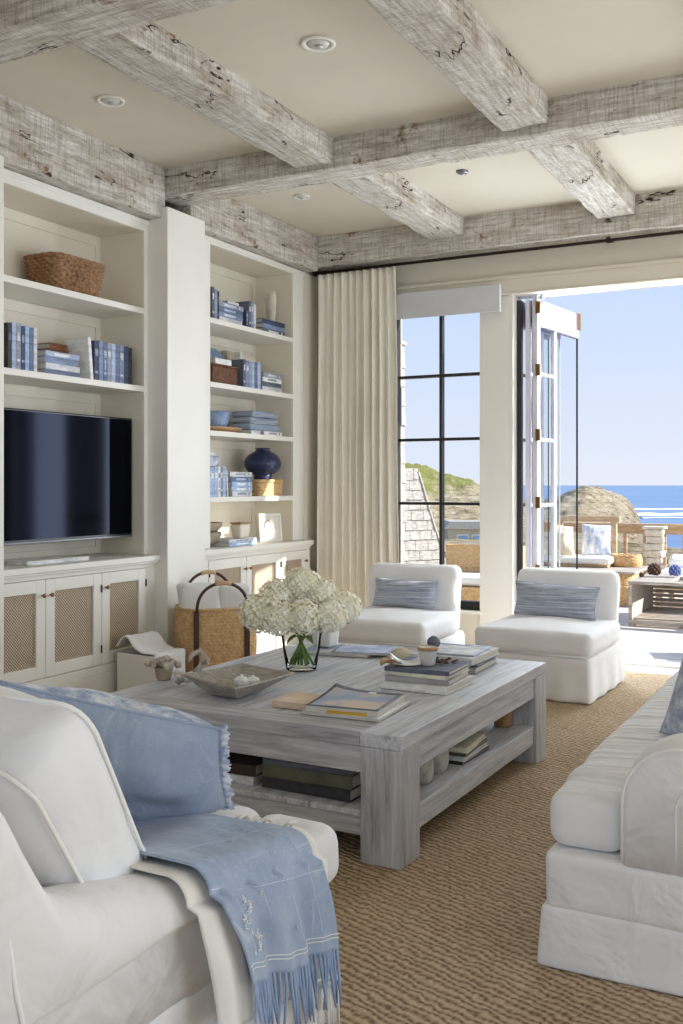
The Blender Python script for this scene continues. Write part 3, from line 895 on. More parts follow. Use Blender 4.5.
# ------------------------------------------------------------------ left sofa
XL1 = -1.12
lf = thing('sofa', 'white slipcovered sofa with swooping low arm in the left foreground', 'sofa', (-2.1, 1.6, 0))
WL = 2.1; xc = XL1-WL/2
def armtop(y):
    # top outline of the side, from back to front
    P = [(.99, .80), (1.03, .83), (1.06, .80), (1.12, .69), (1.18, .60), (1.26, .565), (1.42, .53), (1.6, .495), (1.75, .475), (1.9, .46), (2.02, .45)]
    if y <= P[0][0]: return P[0][1]
    for (a, za), (b, zb) in zip(P, P[1:]):
        if y <= b: return za+(zb-za)*(y-a)/(b-a)
    return P[-1][1]
def lb(p):
    q = Vector(p)
    f = max(0, 1-p.z/.2)
    d = Vector((p.x/1.0, p.y/.5, 0)); d = d.normalized() if d.length else d
    q += d*(.02*f) + Vector((nz(p, 4, 13), nz(p, 4, 15), 0))*.009
    return q
MB().soft(WL-.03, 1.06, .43, .03, (40, 26, 12), lb, m=Matrix.Translation((xc-.005, 1.54, .001))).build('base', M['white'], lf, world=True, smooth=True) if False else None
MB().soft(WL-.02, 1.07, .20, .012, (44, 26, 7), lb, m=Matrix.Translation((xc, 1.545, .001))).build('skirt', M['white'], lf, world=True, smooth=True)
b = MB().soft(WL-.03, 1.06, .12, .02, (44, 26, 5), wobbly(.007, 5, 3), m=Matrix.Translation((xc, 1.545, .180)))
b.build('base', M['white'], lf, world=True, smooth=True)

def seatl(p):
    q = Vector(p); v = p.x/(WL/2)
    if p.z > .1: q.z += .018*max(0, 1-v**4)*max(0, 1-(p.y/.46)**2) + .004*nz(p, 7, 21)
    q += Vector((nz(p, 5, 22), nz(p, 5, 23), 0))*.007
    return q
MB().soft(WL-.44, .80, .145, .045, (36, 20, 5), seatl, m=Matrix.Translation((xc, 1.735, .2965))).build('seat_cushion', M['white_seatx'], lf, world=True, smooth=True)
for sx in (1, -1):
    MB().soft(.22, .36, .145, .045, (10, 14, 5), wobbly(.006, 6, 3+sx), m=Matrix.Translation((xc+sx*(WL/2-.112), 1.952, .2965))).build('cushion_end', M['white_seatx'], lf, world=True, smooth=True)
# swooping arms
for sx in (1, -1):
    xo = xc + sx*WL/2
    V = []; ys = [1.0+.0*i for i in range(0)]
    ys = [1.0, 1.012, 1.03, 1.05] + [1.07+.035*i for i in range(20)] + [1.755, 1.768, 1.772]
    K = 18
    for yi, y in enumerate(ys):
        e = 0
        if yi < 3: e = (.02, .008, .002)[yi]
        if yi >= len(ys)-3: e = (.006, .018, .035)[yi-(len(ys)-3)]
        zt = armtop(y)-e; wd = .20
        bottom = .285
        rr = min(.075, (zt-bottom)*.5)
        ring = []
        # outer side bulges like a roll near the top
        sz_ = min(.432, zt-.055)
        ring.append((-.014-e, bottom))
        ring.append((-.012-e, sz_-.012))
        ring.append((-.002-e, sz_))
        ring.append((.010-e, sz_+.012))
        for i in range(9):
            a = PI/2*i/8
            ring.append((-rr+.012 + rr*math.cos(a)-e, zt-rr + rr*math.sin(a)))
        for i in range(7):
            a = PI/2 + (PI/2)*i/6
            ring.append((-wd+rr + rr*math.cos(a)+e, zt-rr + rr*math.sin(a)))
        ring.append((-wd+e, bottom))
        for (a, z) in ring:
            V.append((xo + sx*(a + .006*nz((a, y, z), 4, 31)), y, z + .004*nz((a, y, z), 6, 33)))
    n = len(ring); F = []
    for k in range(len(ys)-1):
        for i in range(n):
            j = (i+1) % n
            F.append((k*n+i, k*n+j, (k+1)*n+j, (k+1)*n+i))
    F.append(tuple(range(n-1, -1, -1))); F.append(tuple((len(ys)-1)*n+i for i in range(n)))
    a_ = MB().add(V, F).build('arm', M['white'], lf, world=True, smooth=True)
    MB().tube([(xo+sx*.006, 1.06, .60), (xo+sx*.010, 1.075, .50), (xo+sx*.011, 1.10, .40), (xo+sx*.012, 1.12, .30), (xo+sx*.016, 1.13, .215)], .004, 6).build('piping', M['piping'], a_, world=True, smooth=True)
MB().soft(WL-.41, .16, .60, .05, (36, 5, 12), lambda p: Vector((p.x, p.y - .05*p.z/.6, p.z)), m=Matrix.Translation((xc, 1.12, .24))).build('backrest', M['white'], lf, world=True, smooth=True)
# big back cushions
def backcush(x, label_seed):
    R = Matrix.Translation((x, 1.50, .452)) @ Matrix.Rotation(math.radians(31), 4, 'X')
    def fn(p):
        u, w_ = p.x/.37, (p.z-.215)/.215
        q = Vector(p)
        puff = max(0, 1-u**4)*max(0, 1-w_**4)
        q.y += (1 if p.y > 0 else -1)*.05*puff
        q.z += .02*max(0, 1-u*u)*(1 if w_ > 0 else 0)
        q += Vector((nz(p, 5, label_seed), nz(p, 5, label_seed+2), nz(p, 5, label_seed+4)))*.014
        if abs(u) > .6: q.y *= .96
        return q
    o = MB().soft(.76, .19, .43, .07, (20, 6, 16), fn, m=R).build('back_cushion', M['white_seatx'], lf, world=True, smooth=True)
    # piping round both edges
    for sy in (-.080, .080):
        pts = []
        hx, hz = .366, .206; rc = .07
        cs = [(hx-rc, hz-rc, 0), (-hx+rc, hz-rc, 1), (-hx+rc, -hz+rc, 2), (hx-rc, -hz+rc, 3)]
        for cx_, cz_, qd in cs:
            for i in range(7):
                a = PI/2*qd + PI/2*i/6
                p_ = Vector((cx_+rc*math.cos(a), sy, cz_+.215+rc*math.sin(a)))
                pts.append(R @ fn(p_))
        MB().tube(pts, .0042, 6, closed=True).build('piping', M['piping'], o, world=True, smooth=True)
    return o
backcush(-1.69+.085, 41); backcush(-2.46, 44)

# ------------------------------------------------------------------ blue pillow, leaning behind the cushions' front
r_, pts = pillow('throw_pillow', M['ikat'], [(-1.385, 2.02, .468), (-1.76, 1.72, .475), (-1.665, 1.565, .825), (-1.30, 1.865, .700)], .22,
       back=M['blue'], seed=13, pinch=.04, label='light blue linen pillow with blotched blue front on left sofa', cat='pillow')
rf = MB()
for i in list(range(72, 96)) + list(range(0, 4)):
    a, b = pts[i], pts[min(i+1, 95)]
    for k in range(3):
        p0 = a.lerp(b, k/3)
        d = (p0 - Vector((-1.52, 1.77, .6))).normalized()
        rf.tube([p0, p0 + d*.012 + Vector((0, .006*math.sin(i*3+k), 0)), p0 + d*.022 + Vector((random.uniform(-.006, .006), random.uniform(-.006, .006), 0))], [.004, .005, .002], 5)
rf.build('ruffle_edge', M['ikat'], r_, world=True, smooth=True)

# ------------------------------------------------------------------ throw over the arm and seat
def drape(u, v, off, y_a, y_b, x_in, drop, seed, slant=0.0, fall=0.0):
    """u across (back to front), v from inner end (0) over the edge and down (1)"""
    y = y_a + (y_b-y_a)*u
    fall = fall[0]*(1-u)+fall[1]*u
    top = armtop(y)
    inner = abs(x_in)
    total = (XL1 - x_in) + drop
    s = v*total
    run = XL1 - x_in - .03
    r = .05
    arc = r*PI/2
    zt = top + off
    zi = .458 + off
    if s < run - .0:
        x = x_in + s
        # settle from arm height to seat height going inward
        e = max(0, min(1, (x - (XL1-.34))/.16)); e = e*e*(3-2*e)
        z = zi + (max(zt, zi)-zi)*e + .010
    elif s < run+arc:
        a = (s-run)/r
        x = x_in + run + r*math.sin(a) ; z = max(zt, zi) - r + r*math.cos(a) + .010
    else:
        x = x_in + run + r; z = max(zt, zi) - r - (s-run-arc) + .010
        k = (s-run-arc)/max(.01, drop)
        x += .022 + .02*k + (.010*math.sin(y*34) + .006*math.sin(y*75+2))*min(1, k*2.5)
        y += fall*k + .01*math.sin(k*5)*k
    z += .004*mn.noise(Vector((x*9, y*9, 1)))
    x += off
    return (x, y, z)
t = thing('throw_blanket', 'light blue linen throw with long fringe draped over left sofa side', 'throw', (-1.2, 1.8, .2))
SLB = lambda u: .275 + .04*u
def thr(a, b):
    return drape(a, b, .020, 1.52, 1.90, -1.78+.10*a, .235+.02*a, 1.0, fall=(.10, .05))
MB().grid(thr, 60, 90).build('cloth', M['throw'], t, world=True, smooth=True, solid=.005)
fr = MB()
for i in range(34):
    a = (i+.5)/34
    p0 = Vector(thr(a, 1.0)); q = Vector((random.uniform(-.004, .006), random.uniform(-.006, .006), 0))
    fr.tube([p0+Vector((0,0,.004)), p0+Vector((.003, .002, -.03)), p0+q+Vector((.005, 0, -.07)), p0+q*2+Vector((.004, .002, -.118))], [.0042, .0036, .0034, .002], 5)
fr.build('fringe', M['fringe'], t, world=True, smooth=True)
hm = MB()
for vv in (.955, .965):
    hm.tube([Vector(thr(i/40, vv))+Vector((.004, 0, 0)) for i in range(41)], .0012, 5)
hm.build('hem_stitching', M['creamcloth'], t, world=True)
wl = MB()
for vv in (.42, .60, .78): wl.tube([Vector(thr(i/40, vv))+Vector((.0024, 0, .0022)) for i in range(41)], .0008, 4)
for uu in (.12, .36, .60, .84): wl.tube([Vector(thr(uu, .3+.64*i/50))+Vector((.0024, 0, .0022)) for i in range(51)], .0008, 4)
wl.build('woven_lines', fabric('pale_blue_thread', (196,206,220)), t, world=True)
kn = MB()
for (a, b) in ((.55, .62), (.32, .80), (.55, .9)):
    c = Vector(thr(a, b))+Vector((.005, 0, .004))
    for k in range(4): kn.tube([c, c+Vector((.004, random.uniform(-.007,.007), random.uniform(-.007,.007)))], .0012, 4)
for k in range(26):
    c = Vector(thr(.12+.08*math.sin(k*.4)*.5+.04*random.random(), .80+.14*k/26))+Vector((.005, 0, 0))
    kn.tube([c, c+Vector((.003, random.uniform(-.008,.008), random.uniform(-.004,.008))), c+Vector((.001, random.uniform(-.01,.01), .008))], .0011, 4)
kn.build('yarn_knots', M['creamcloth'], t, world=True, kind='stuff')
t = thing('throw_blanket', 'cream cotton throw with knotted fringe beneath the light blue throw', 'throw', (-1.2, 1.7, .1))
def thc(a, b):
    return drape(a, b, .0015, 1.475, 1.96, -1.50, .29, 3.0, fall=(.07, .02))
MB().grid(thc, 70, 80).build('cloth', M['creamcloth'], t, world=True, smooth=True, solid=.004)
fr = MB()
for i in range(12):
    a = .80+.2*(i+.5)/12
    p0 = Vector(thc(a, 1.0))
    kx = p0 + Vector((.006, 0, -.012)); fr.sphere(kx, .007, 8, 6)
    for k in range(3):
        q = Vector((random.uniform(-.004,.008), random.uniform(-.010,.010), 0))
        fr.tube([kx, kx+q*.6+Vector((.002,0,-.04)), kx+q+Vector((.003,0,-.10))], [.004, .0034, .002], 5)
fr.build('fringe', M['creamcloth'], t, world=True, smooth=True)
fr = MB()
for i in range(9):
    c = Vector((-1.30+.018*i, 1.925+.01*math.sin(i*2), .478))
# small fringe tufts lying on the cushion's front corner
    fr.tube([c, c+Vector((.012, .012*math.cos(i), .010)), c+Vector((.02*math.sin(i*2.1), .03, .004))], [.004, .003, .002], 5)
fr.build('corner_tufts', M['creamcloth'], t, world=True, smooth=True)
# ------------------------------------------------------------------ books
BM['taupe'] = plain('book_cloth_taupe', (160,148,128), .7, 0, (206,196,178), 30)
BM['grey'] = plain('book_cloth_grey', (150,150,152), .6, 0, (176,176,178), 12)
def Rz(a): return Matrix.Rotation(a, 4, 'Z')
def T(x, y, z): return Matrix.Translation((x, y, z))
ORD = ['first', 'second', 'third', 'fourth', 'fifth', 'sixth', 'seventh', 'eighth', 'ninth', 'tenth']

def book(label, loc, size, col, rz=0, group=None, name='book', tilt=0, upright=False, band=True, jacket=None):
    """lying: size = (depth x, length y, thickness z), spine on local +x.
       upright: size = (depth x, thickness y, height z), spine on +x."""
    dx, dy, dz = size
    t = thing(name, label, 'book', loc, rz, group)
    if tilt: t.rotation_euler = (tilt, 0, rz)
    cv = .0028 if min(dy, dz) < .03 else .0035
    c = MB(); p = MB()
    if upright:
        c.box(-dx/2, dx/2, 0, cv, 0, dz); c.box(-dx/2, dx/2, dy-cv, dy, 0, dz)
        c.box(dx/2-cv, dx/2, cv, dy-cv, 0, dz)
        p.box(-dx/2+.004, dx/2-cv-.0004, cv+.0002, dy-cv-.0002, .004, dz-.005)
    else:
        c.box(-dx/2, dx/2, -dy/2, dy/2, 0, cv); c.box(-dx/2, dx/2, -dy/2, dy/2, dz-cv, dz)
        c.box(dx/2-cv, dx/2, -dy/2, dy/2, cv, dz-cv)
        p.box(-dx/2+.005, dx/2-cv-.0004, -dy/2+.005, dy/2-.005, cv+.0002, dz-cv-.0002)
    c.build('cover', BM[col], t, bev=.001)
    p.build('page_block', M['pagesv'] if upright else M['pages'], t)
    if band and random.random() < .6:
        s = MB(); k = random.choice((0, 1, 2))
        lc = {'navy': 'grey blue', 'denim blue': 'pale blue', 'mid blue': 'light grey', 'slate': 'light grey', 'charcoal': 'slate', 'pale blue': 'white', 'grey blue': 'light grey', 'sky blue': 'white'}.get(col, 'grey blue')
        if upright:
            s.box(dx/2+.0001, dx/2+.0007, dy*.2, dy*.8, dz*.62, dz*.80)
            if k: s.box(dx/2+.0001, dx/2+.0007, dy*.2, dy*.8, dz*.18, dz*.24)
            if k > 1: s.box(dx/2+.0001, dx/2+.0007, dy*.35, dy*.65, dz*.30, dz*.56)
        else:
            s.box(dx/2+.0001, dx/2+.0007, -dy*.25, dy*.2, dz*.28, dz*.72)
            if k: s.box(dx/2+.0001, dx/2+.0007, dy*.32, dy*.38, dz*.2, dz*.8)
        s.build('spine_label', BM[lc], t)
    if jacket: t['label'] = label
    return t

def row(y0, x, z, cols, th, hts, depth, where, group, lean=0):
    """upright books, spines to the room, running towards +y"""
    y = y0
    for i, c in enumerate(cols):
        w_ = th[i % len(th)]; h_ = hts[i % len(hts)]
        d_ = depth + random.uniform(-.012, .006)
        book(f'{c} upright book, {ORD[i]} from left {where}', (x-d_/2, y, z+.0005), (d_, w_, h_), c, group=group, upright=True)
        y += w_+.0012
    return y
def pile(x, y, z, cols, th, L, depth, where, group, jig=.01):
    for i, c in enumerate(cols):
        h_ = th[i % len(th)]
        l_ = L + random.uniform(-.02, .01); d_ = depth+random.uniform(-.015, .005)
        book(f'{c} book lying {ORD[i]} from bottom {where}', (x-d_/2+random.uniform(-jig, 0), y+random.uniform(-jig, jig)*.6, z+.0005), (d_, l_, h_), c, rz=random.uniform(-.03, .03), group=group)
        z += h_+.0006
    return z

SX = -4.035   # spine plane on the shelves
S1, S2 = 2.35, 1.865
g = 'blue books above the television'
row(3.845, SX, S2, ['charcoal', 'pale blue', 'grey blue', 'navy', 'sky blue', 'denim blue', 'light grey'], [.028, .030, .033, .028, .030, .030, .026], [.245, .25, .25, .24, .245, .24, .245], .19, 'in the row left above television', g)
pile(SX, 4.255, S2, ['denim blue', 'light grey', 'mid blue', 'pale blue'], [.030, .034, .036, .030], .27, .20, 'in the pile above television', g)
pile(-4.16, 4.36, S2+.137, ['brown', 'brown'], [.032, .034], .15, .15, 'of brown books atop the blue pile', 'brown books on the blue pile')
t = book('white book leaning beside the row right above television', (-4.125, 4.475, S2+.001), (.19, .026, .245), 'white', upright=True, tilt=.10, band=False)
row(4.512, SX, S2, ['navy', 'mid blue', 'denim blue', 'grey blue', 'pale blue', 'denim blue', 'mid blue', 'navy', 'charcoal'], [.040, .036, .034, .036, .036, .036, .040, .042, .030], [.235, .24, .232, .236, .235, .232, .235, .234, .228], .19, 'in the row right above television', g)

B1, B2, B3, B4, BC = 2.40, 1.96, 1.625, 1.167, .8155
g = 'books on the narrow bookcase top shelf'
row(5.70, SX, B1, ['slate', 'grey blue', 'charcoal'], [.030, .032, .022], [.225, .215, .205], .18, 'at left end of narrow top shelf', g)
pile(SX, 5.935, B1, ['light grey', 'mid blue', 'denim blue', 'grey blue'], [.038, .034, .034, .034], .31, .19, 'in the left pile of narrow top shelf', g)
row(6.125, SX, B1, ['navy', 'slate', 'mid blue', 'light grey'], [.036, .030, .034, .032], [.13, .20, .205, .185], .17, 'in the middle row of narrow top shelf', g)
book('small white book lying on the pile of the narrow top shelf', (-4.15, 6.02, B1+.1425), (.15, .14, .030), 'white', band=False)
pile(SX, 6.515, B1, ['slate', 'mid blue', 'navy'], [.036, .034, .032], .33, .20, 'in the right pile of narrow top shelf', g)
g = 'books on the narrow bookcase second shelf'
row(6.09, SX, B2, ['slate', 'mid blue', 'grey blue', 'pale blue', 'denim blue', 'pale blue'], [.030, .046, .038, .030, .040, .042], [.205, .20, .195, .198, .20, .205], .19, 'in the row of narrow second shelf', g)
pile(SX, 6.50, B2, ['light grey', 'slate', 'white', 'grey blue'], [.036, .034, .034, .034], .28, .18, 'in the pile of narrow second shelf', g)
g = 'books on the narrow bookcase fourth shelf'
row(5.68, SX, B4, ['sky blue', 'pale blue', 'white', 'mid blue', 'pale blue'], [.046, .046, .026, .030, .036], [.205, .21, .21, .212, .212], .19, 'in the row above the basket', g)
book('thin white book leaning against the row above the basket', (-4.125, 5.884, B4+.001), (.18, .016, .19), 'light grey', upright=True, tilt=.07, band=False)
pile(SX, 6.08, B4, ['light grey', 'pale blue', 'sky blue', 'denim blue', 'light grey'], [.036, .034, .036, .034, .034], .27, .20, 'in the pile beside the rattan box', g)
g = 'books on the narrow bookcase third shelf'
book('pale blue book lying at left under the folded textiles', (-4.13, 6.26, B3+.0005), (.19, .13, .030), 'light grey', band=False, group=g)
book('white and blue book lying at right under the folded textiles', (-4.13, 6.50, B3+.0005), (.19, .26, .030), 'white', group=g)
g = 'books on the counter beside the framed sketch'
z = pile(-3.985, 6.02, BC, ['sky blue', 'light grey'], [.026, .022], .36, .22, 'under the cream pot', g)

# ------------------------------------------------------------------ woven basketry
def woven(mb, cx, cy, z0, h, fn, rows=18, seg=110, ks=28, amp=.004, th=.008, bottom=True, twist=0):
    """fn(w, t)->(x, y) outline; over-under bulges follow rows and stakes"""
    sub = 4
    ring = []
    for i in range(rows*sub+1):
        t_ = i/(rows*sub); rr = i/sub
        for j in range(seg):
            w_ = 2*PI*j/seg
            x, y = fn(w_, t_)
            d = Vector((x, y, 0)).normalized()
            k = amp*(math.sin(ks*w_ + PI*(int(rr) % 2))*.8)*math.sin(PI*(rr % 1)) + amp*.9*abs(math.sin(PI*(rr % 1)))
            ring.append((cx+x+d.x*k, cy+y+d.y*k, z0+h*t_))
    n0 = rows*sub
    fs = []
    for i in range(n0):
        for j in range(seg):
            j2 = (j+1) % seg
            fs.append((i*seg+j, i*seg+j2, (i+1)*seg+j2, (i+1)*seg+j))
    # inner wall
    b = len(ring)
    for (t_) in (1.0, 0.03):
        for j in range(seg):
            w_ = 2*PI*j/seg
            x, y = fn(w_, t_); d = Vector((x, y, 0)).normalized()
            ring.append((cx+x-d.x*th, cy+y-d.y*th, z0+h*t_))
    for j in range(seg):
        j2 = (j+1) % seg
        fs.append((n0*seg+j, n0*seg+j2, b+j2, b+j)); fs.append((b+j, b+j2, b+seg+j2, b+seg+j))
    fs.append(tuple(b+seg+j for j in range(seg)))
    fs.append(tuple(range(seg-1, -1, -1)))
    return mb.add(ring, fs)
def superell(a, b, w_, e=4.0):
    c, s = math.cos(w_), math.sin(w_)
    r = (abs(c)**e/a**e*1.0 + abs(s)**e/b**e)**(-1/e)
    return r*c, r*s
def rim(mb, cx, cy, z, fn, t_, r, n=120, coil=26, amp=.003):
    pts = []
    for j in range(n):
        w_ = 2*PI*j/n
        x, y = fn(w_, t_)
        pts.append((cx+x, cy+y, z+amp*math.sin(coil*w_)))
    return mb.tube(pts, r, 8, closed=True)

t = thing('wicker_basket', 'brown rectangular wicker basket on the top shelf above television', 'basket', (-4.19, 4.435, S1+.001))
fn = lambda w_, q: superell(.120+.022*q, .180+.042*q, w_, 5)
woven(MB(), 0, 0, 0, .205, fn, 11, 200, 30, .008).build('body', M['wickerdark'], t, smooth=True)
rim(MB(), 0, 0, .207, fn, 1.0, .009, amp=.0015).build('rim', M['wickerdark'], t, smooth=True)
MB().tube([(.135+.02*i/8, -.06-.02*math.sin(i), .205-.17*i/8+0) for i in range(9)][::-1], .005, 6).build('strap', M['wickerdark'], t, smooth=True)

t = thing('seagrass_basket', 'large seagrass tote basket standing by the column', 'basket', (-3.575, 5.085, .0005), -.75)
fn = lambda w_, q: superell(.175+.02*math.sin(q*2.2), .225+.03*math.sin(q*2.2)-.015*q, w_, 2.8)
woven(MB(), 0, 0, 0, .50, fn, 26, 168, 42, .004, .010).build('body', M['wicker'], t, smooth=True)
rim(MB(), 0, 0, .502, fn, 1.0, .009, 160, 60).build('rim', M['wicker'], t, smooth=True)
for sx, mt, dz in ((1, 'leather', 0), (-1, 'leather', .03)):
    pts = []
    for i in range(21):
        a = PI*i/20
        pts.append((sx*(.205 + .012*math.sin(a)), -.155*math.cos(a), .49+(.175+dz)*math.sin(a)**.8))
    h_ = MB().tube(pts, .0095, 10).build('handle', M['leather'], t, smooth=True)
    MB().tube([pts[8], pts[9], pts[10], pts[11], pts[12]], .0135, 10).build('grip', M['leather_tan'], h_, smooth=True)
for yy in (-.155, .155):
    MB().box(.183, .196, yy-.016, yy+.016, .12, .50).build('strap', M['leather'], t, bev=.003)
# towels in the basket
def towel(x, y, z, sx, sy, sz, rz, label, seed):
    t = thing('towel', label, 'towel', (x, y, z), rz, 'white towels in the seagrass basket')
    MB().soft(sx, sy, sz, .03, (10, 14, 8), wobbly(.016, 6, seed)).build('folded_cloth', M['towel'], t, smooth=True)
    MB().tube([(sx/2-.004, -sy/2+.03, sz*.55), (sx/2+.006, 0, sz*.52), (sx/2-.004, sy/2-.03, sz*.56)], .006, 6).build('fold_edge', M['towel'], t, smooth=True)
towel(-3.651, 5.009, .30, .20, .235, .345, -.75, 'white folded towel at the left in the seagrass basket', 1)
towel(-3.500, 5.161, .30, .20, .215, .335, -.75, 'white folded towel at the right in the seagrass basket', 4)

# slatted white rack with cloth beside the basket
t = thing('magazine_rack', 'small white wooden magazine rack on floor beside the seagrass basket', 'magazine rack', (-3.745, 4.665, .0005), -.1)
MB().box(-.15, .15, -.12, -.105, .0, .27).box(-.15, .15, .105, .12, 0, .27).box(-.15, .15, -.105, .105, .05, .065).build('frame', M['trimwhite'], t, bev=.003)
for sx in (-1, 1):
    Rm = Matrix.Translation((sx*.10, 0, .066)) @ Matrix.Rotation(-sx*.22 if sx > 0 else .55*0-.32, 4, 'Y')
    s = MB()
    for k in range(3): s.box(-.005, .005, -.104, .104, .03+k*.075, .085+k*.075, Matrix.Translation((sx*.10, 0, .03)))
    s.build('side_slats', M['trimwhite'], t, bev=.002)
t2 = thing('folded_cloth', 'white cloth with faint stripes draped over the magazine rack', 'cloth', (-3.745, 4.665, .2715), -.1)
MB().grid(lambda a, b: (-.155+.31*a, -.125+.25*b, .012 + .085*math.exp(-((a-.25)/.22)**2) + .008*mn.noise(Vector((a*6, b*6, 2)))), 24, 20).build('cloth', M['towel'], t2, smooth=True, solid=.008)
MB().grid(lambda a, b: (.157+.006*math.sin(b*9), -.125+.25*b, .010-.16*a), 6, 20).build('hanging_edge', M['towel'], t2, smooth=True, solid=.006)

# ------------------------------------------------------------------ shelf objects
t = thing('torso_sculpture', 'white carved sculpture standing behind books on the narrow top shelf', 'sculpture', (-4.13, 6.62, B1+.1035))
MB().lathe([(.030, 0), (.032, .01), (.034, .05), (.040, .12), (.046, .19), (.045, .235), (.036, .252), (.02, .256), (.002, .257)], n=24, sq=.8,
           wob=lambda w_, z_: 1+.14*mn.noise(Vector((math.cos(w_)*1.6, math.sin(w_)*1.6, z_*18)))).build('figure', M['stone'], t, smooth=True)
t = thing('wooden_box', 'carved brown wooden box on the narrow bookcase second shelf', 'box', (-4.12, 5.875, B2+.0005))
MB().box(-.09, .075, -.155, .155, 0, .125).build('box_body', M['carved'], t, bev=.006)
MB().box(-.095, .082, -.162, .162, .1255, .140).build('lid', M['carved'], t, bev=.004)
book('white book lying on the carved brown wooden box', (-4.12, 5.86, B2+.141), (.14, .20, .040), 'white', band=False)
def disc(name, label, cat, x, y, z, r, mat, th=.012, lean=.2, sy=1):
    t = thing(name, label, cat, (x, y, z))
    R = Matrix.Translation((0, 0, r)) @ Matrix.Rotation(PI/2-lean, 4, 'Y')
    MB().lathe([(.002, .0), (r*.55, .001), (r*.62, .006), (r*.97, .014), (r, .018), (r*.98, .021), (r*.6, .013), (.002, .010)], n=36, m=R).build('dish', M[mat], t, smooth=True)
    MB().lathe([(r*.4, -.005), (r*.42, -.001), (r*.3, .0005), (.002, .0006)], n=30, m=R).build('foot_ring', M[mat], t, smooth=True)
    return t
disc('plate', 'pale blue plate standing at left end of second shelf', 'plate', -4.28, 6.07, B2+.001, .15, 'blueceramic')
disc('plate', 'cream ribbed plate standing behind the blue books', 'plate', -4.28, 6.53, B2+.001, .155, 'cream_cer')
book('taupe patterned book standing behind the carved box', (-4.30, 6.235, B2+.001), (.05, .10, .30), 'taupe', upright=True, band=False)
book('tall white book standing behind the carved box', (-4.28, 6.345, B2+.001), (.10, .028, .30), 'white', upright=True, band=False)

def bowl(name, label, cat, x, y, z, r, h, mat, parent_foot=True, th=.006, sq=1, foot=.45):
    t = thing(name, label, cat, (x, y, z))
    pr = [(r*foot, 0), (r*foot, .006)]
    for i in range(8):
        a = i/7; pr.append((r*(foot+(1-foot)*math.sin(a*PI/2)), .008+(h-.008)*a**1.6))
    pr.append((r-.002, h+.002)); pr.append((r-th, h))
    for i in range(7, -1, -1):
        a = i/7; pr.append(((r-th)*(foot+(1-foot)*math.sin(a*PI/2))-.001, .014+(h-.016)*a**1.6))
    pr.append((.001, .013))
    MB().lathe(pr, n=40, sq=sq).build('bowl_body', M[mat], t, smooth=True)
    MB().lathe([(r*foot*.9, -.0002), (r*foot*.98, .004), (r*foot*.8, .005), (.001, .005)], n=30, sq=sq).build('foot', M[mat], t, smooth=True)
    return t
bowl('tray', 'tan boat-shaped wooden tray on the narrow third shelf', 'tray', -4.13, 5.93, B3+.0006, .20, .035, 'tanwood', foot=.7, sq=1).scale = (.55, 1.15, 1)
bowl('bowl', 'pale blue ceramic bowl sitting in the tan tray', 'bowl', -4.13, 5.87, B3+.020, .105, .125, 'blueceramic', foot=.6)
for i, (c_, h_) in enumerate((('blueceramic', .05), ('stripe', .045), ('blueceramic', .05))):
    t = thing('folded_textile', f'{("blue grey", "striped blue", "pale blue")[i]} folded textile, {("lowest", "middle", "topmost")[i]} in stack on narrow third shelf', 'textile', (-4.14, 6.40+.005*i, B3+.032+i*.050), .02*i, 'folded textiles on the third shelf')
    MB().soft(.20, .42-.02*i, .047, .022, (8, 12, 3), wobbly(.012, 8, i)).build('cloth', M[('throw', 'stripe', 'blue')[i]], t, smooth=True)
    MB().tube([(.1, -.17, .02), (.104, 0, .022), (.1, .17, .02)], .006, 6).build('fold_edge', M[('blue', 'throw', 'stripe')[i]], t, smooth=True)
# fourth shelf: rattan box, navy jar, cloth on the books
t = thing('rattan_box', 'honey rattan box under the navy jar', 'box', (-4.13, 6.495, B4+.0006))
fn = lambda w_, q: superell(.095, .165+.0*q, w_, 7)
woven(MB(), 0, 0, 0, .098, fn, 5, 120, 24, .005).build('box_body', M['wicker'], t, smooth=True)
woven(MB(), 0, 0, .099, .026, lambda w_, q: superell(.100, .170, w_, 7), 1, 120, 24, .004).build('lid', M['wicker'], t, smooth=True)
MB().box(-.09, .09, -.16, .16, .118, .123).build('lid_top', M['wicker'], t, bev=.002)
t = thing('ginger_jar', 'round ribbed navy ceramic jar on the rattan box', 'jar', (-4.13, 6.50, B4+.1255+.0008))
pr = [(.068, 0), (.072, .006), (.066, .02), (.075, .04)]
for i in range(14):
    a = i/13; pr.append((.075+.072*math.sin(a*PI)**.62 - .015*a, .04+.172*a))
pr += [(.052, .215), (.050, .228), (.060, .236), (.058, .240), (.044, .236), (.044, .12), (.001, .11)]
MB().lathe(pr, n=96, wob=lambda w_, z_: 1+.022*abs(math.sin(w_*14))*(1 if .03 < z_ < .21 else 0)).build('jar_body', M['navy'], t, smooth=True)
MB().lathe([(.066, .2125), (.061, .2165), (.054, .218), (.054, .2145)], n=40, loop=True).build('neck_ring', M['navy'], t, smooth=True)
t = thing('folded_textile', 'white and blue folded cloth on upright books above basket', 'textile', (-4.13, 5.76, B4+.2135))
MB().soft(.17, .17, .075, .03, (8, 8, 4), wobbly(.02, 9, 8)).build('cloth', M['ikat'], t, smooth=True)
MB().soft(.12, .10, .03, .012, (8, 8, 3), wobbly(.01, 9, 2), m=T(.0, -.02, .07)).build('upper_fold', M['towel'], t, smooth=True)
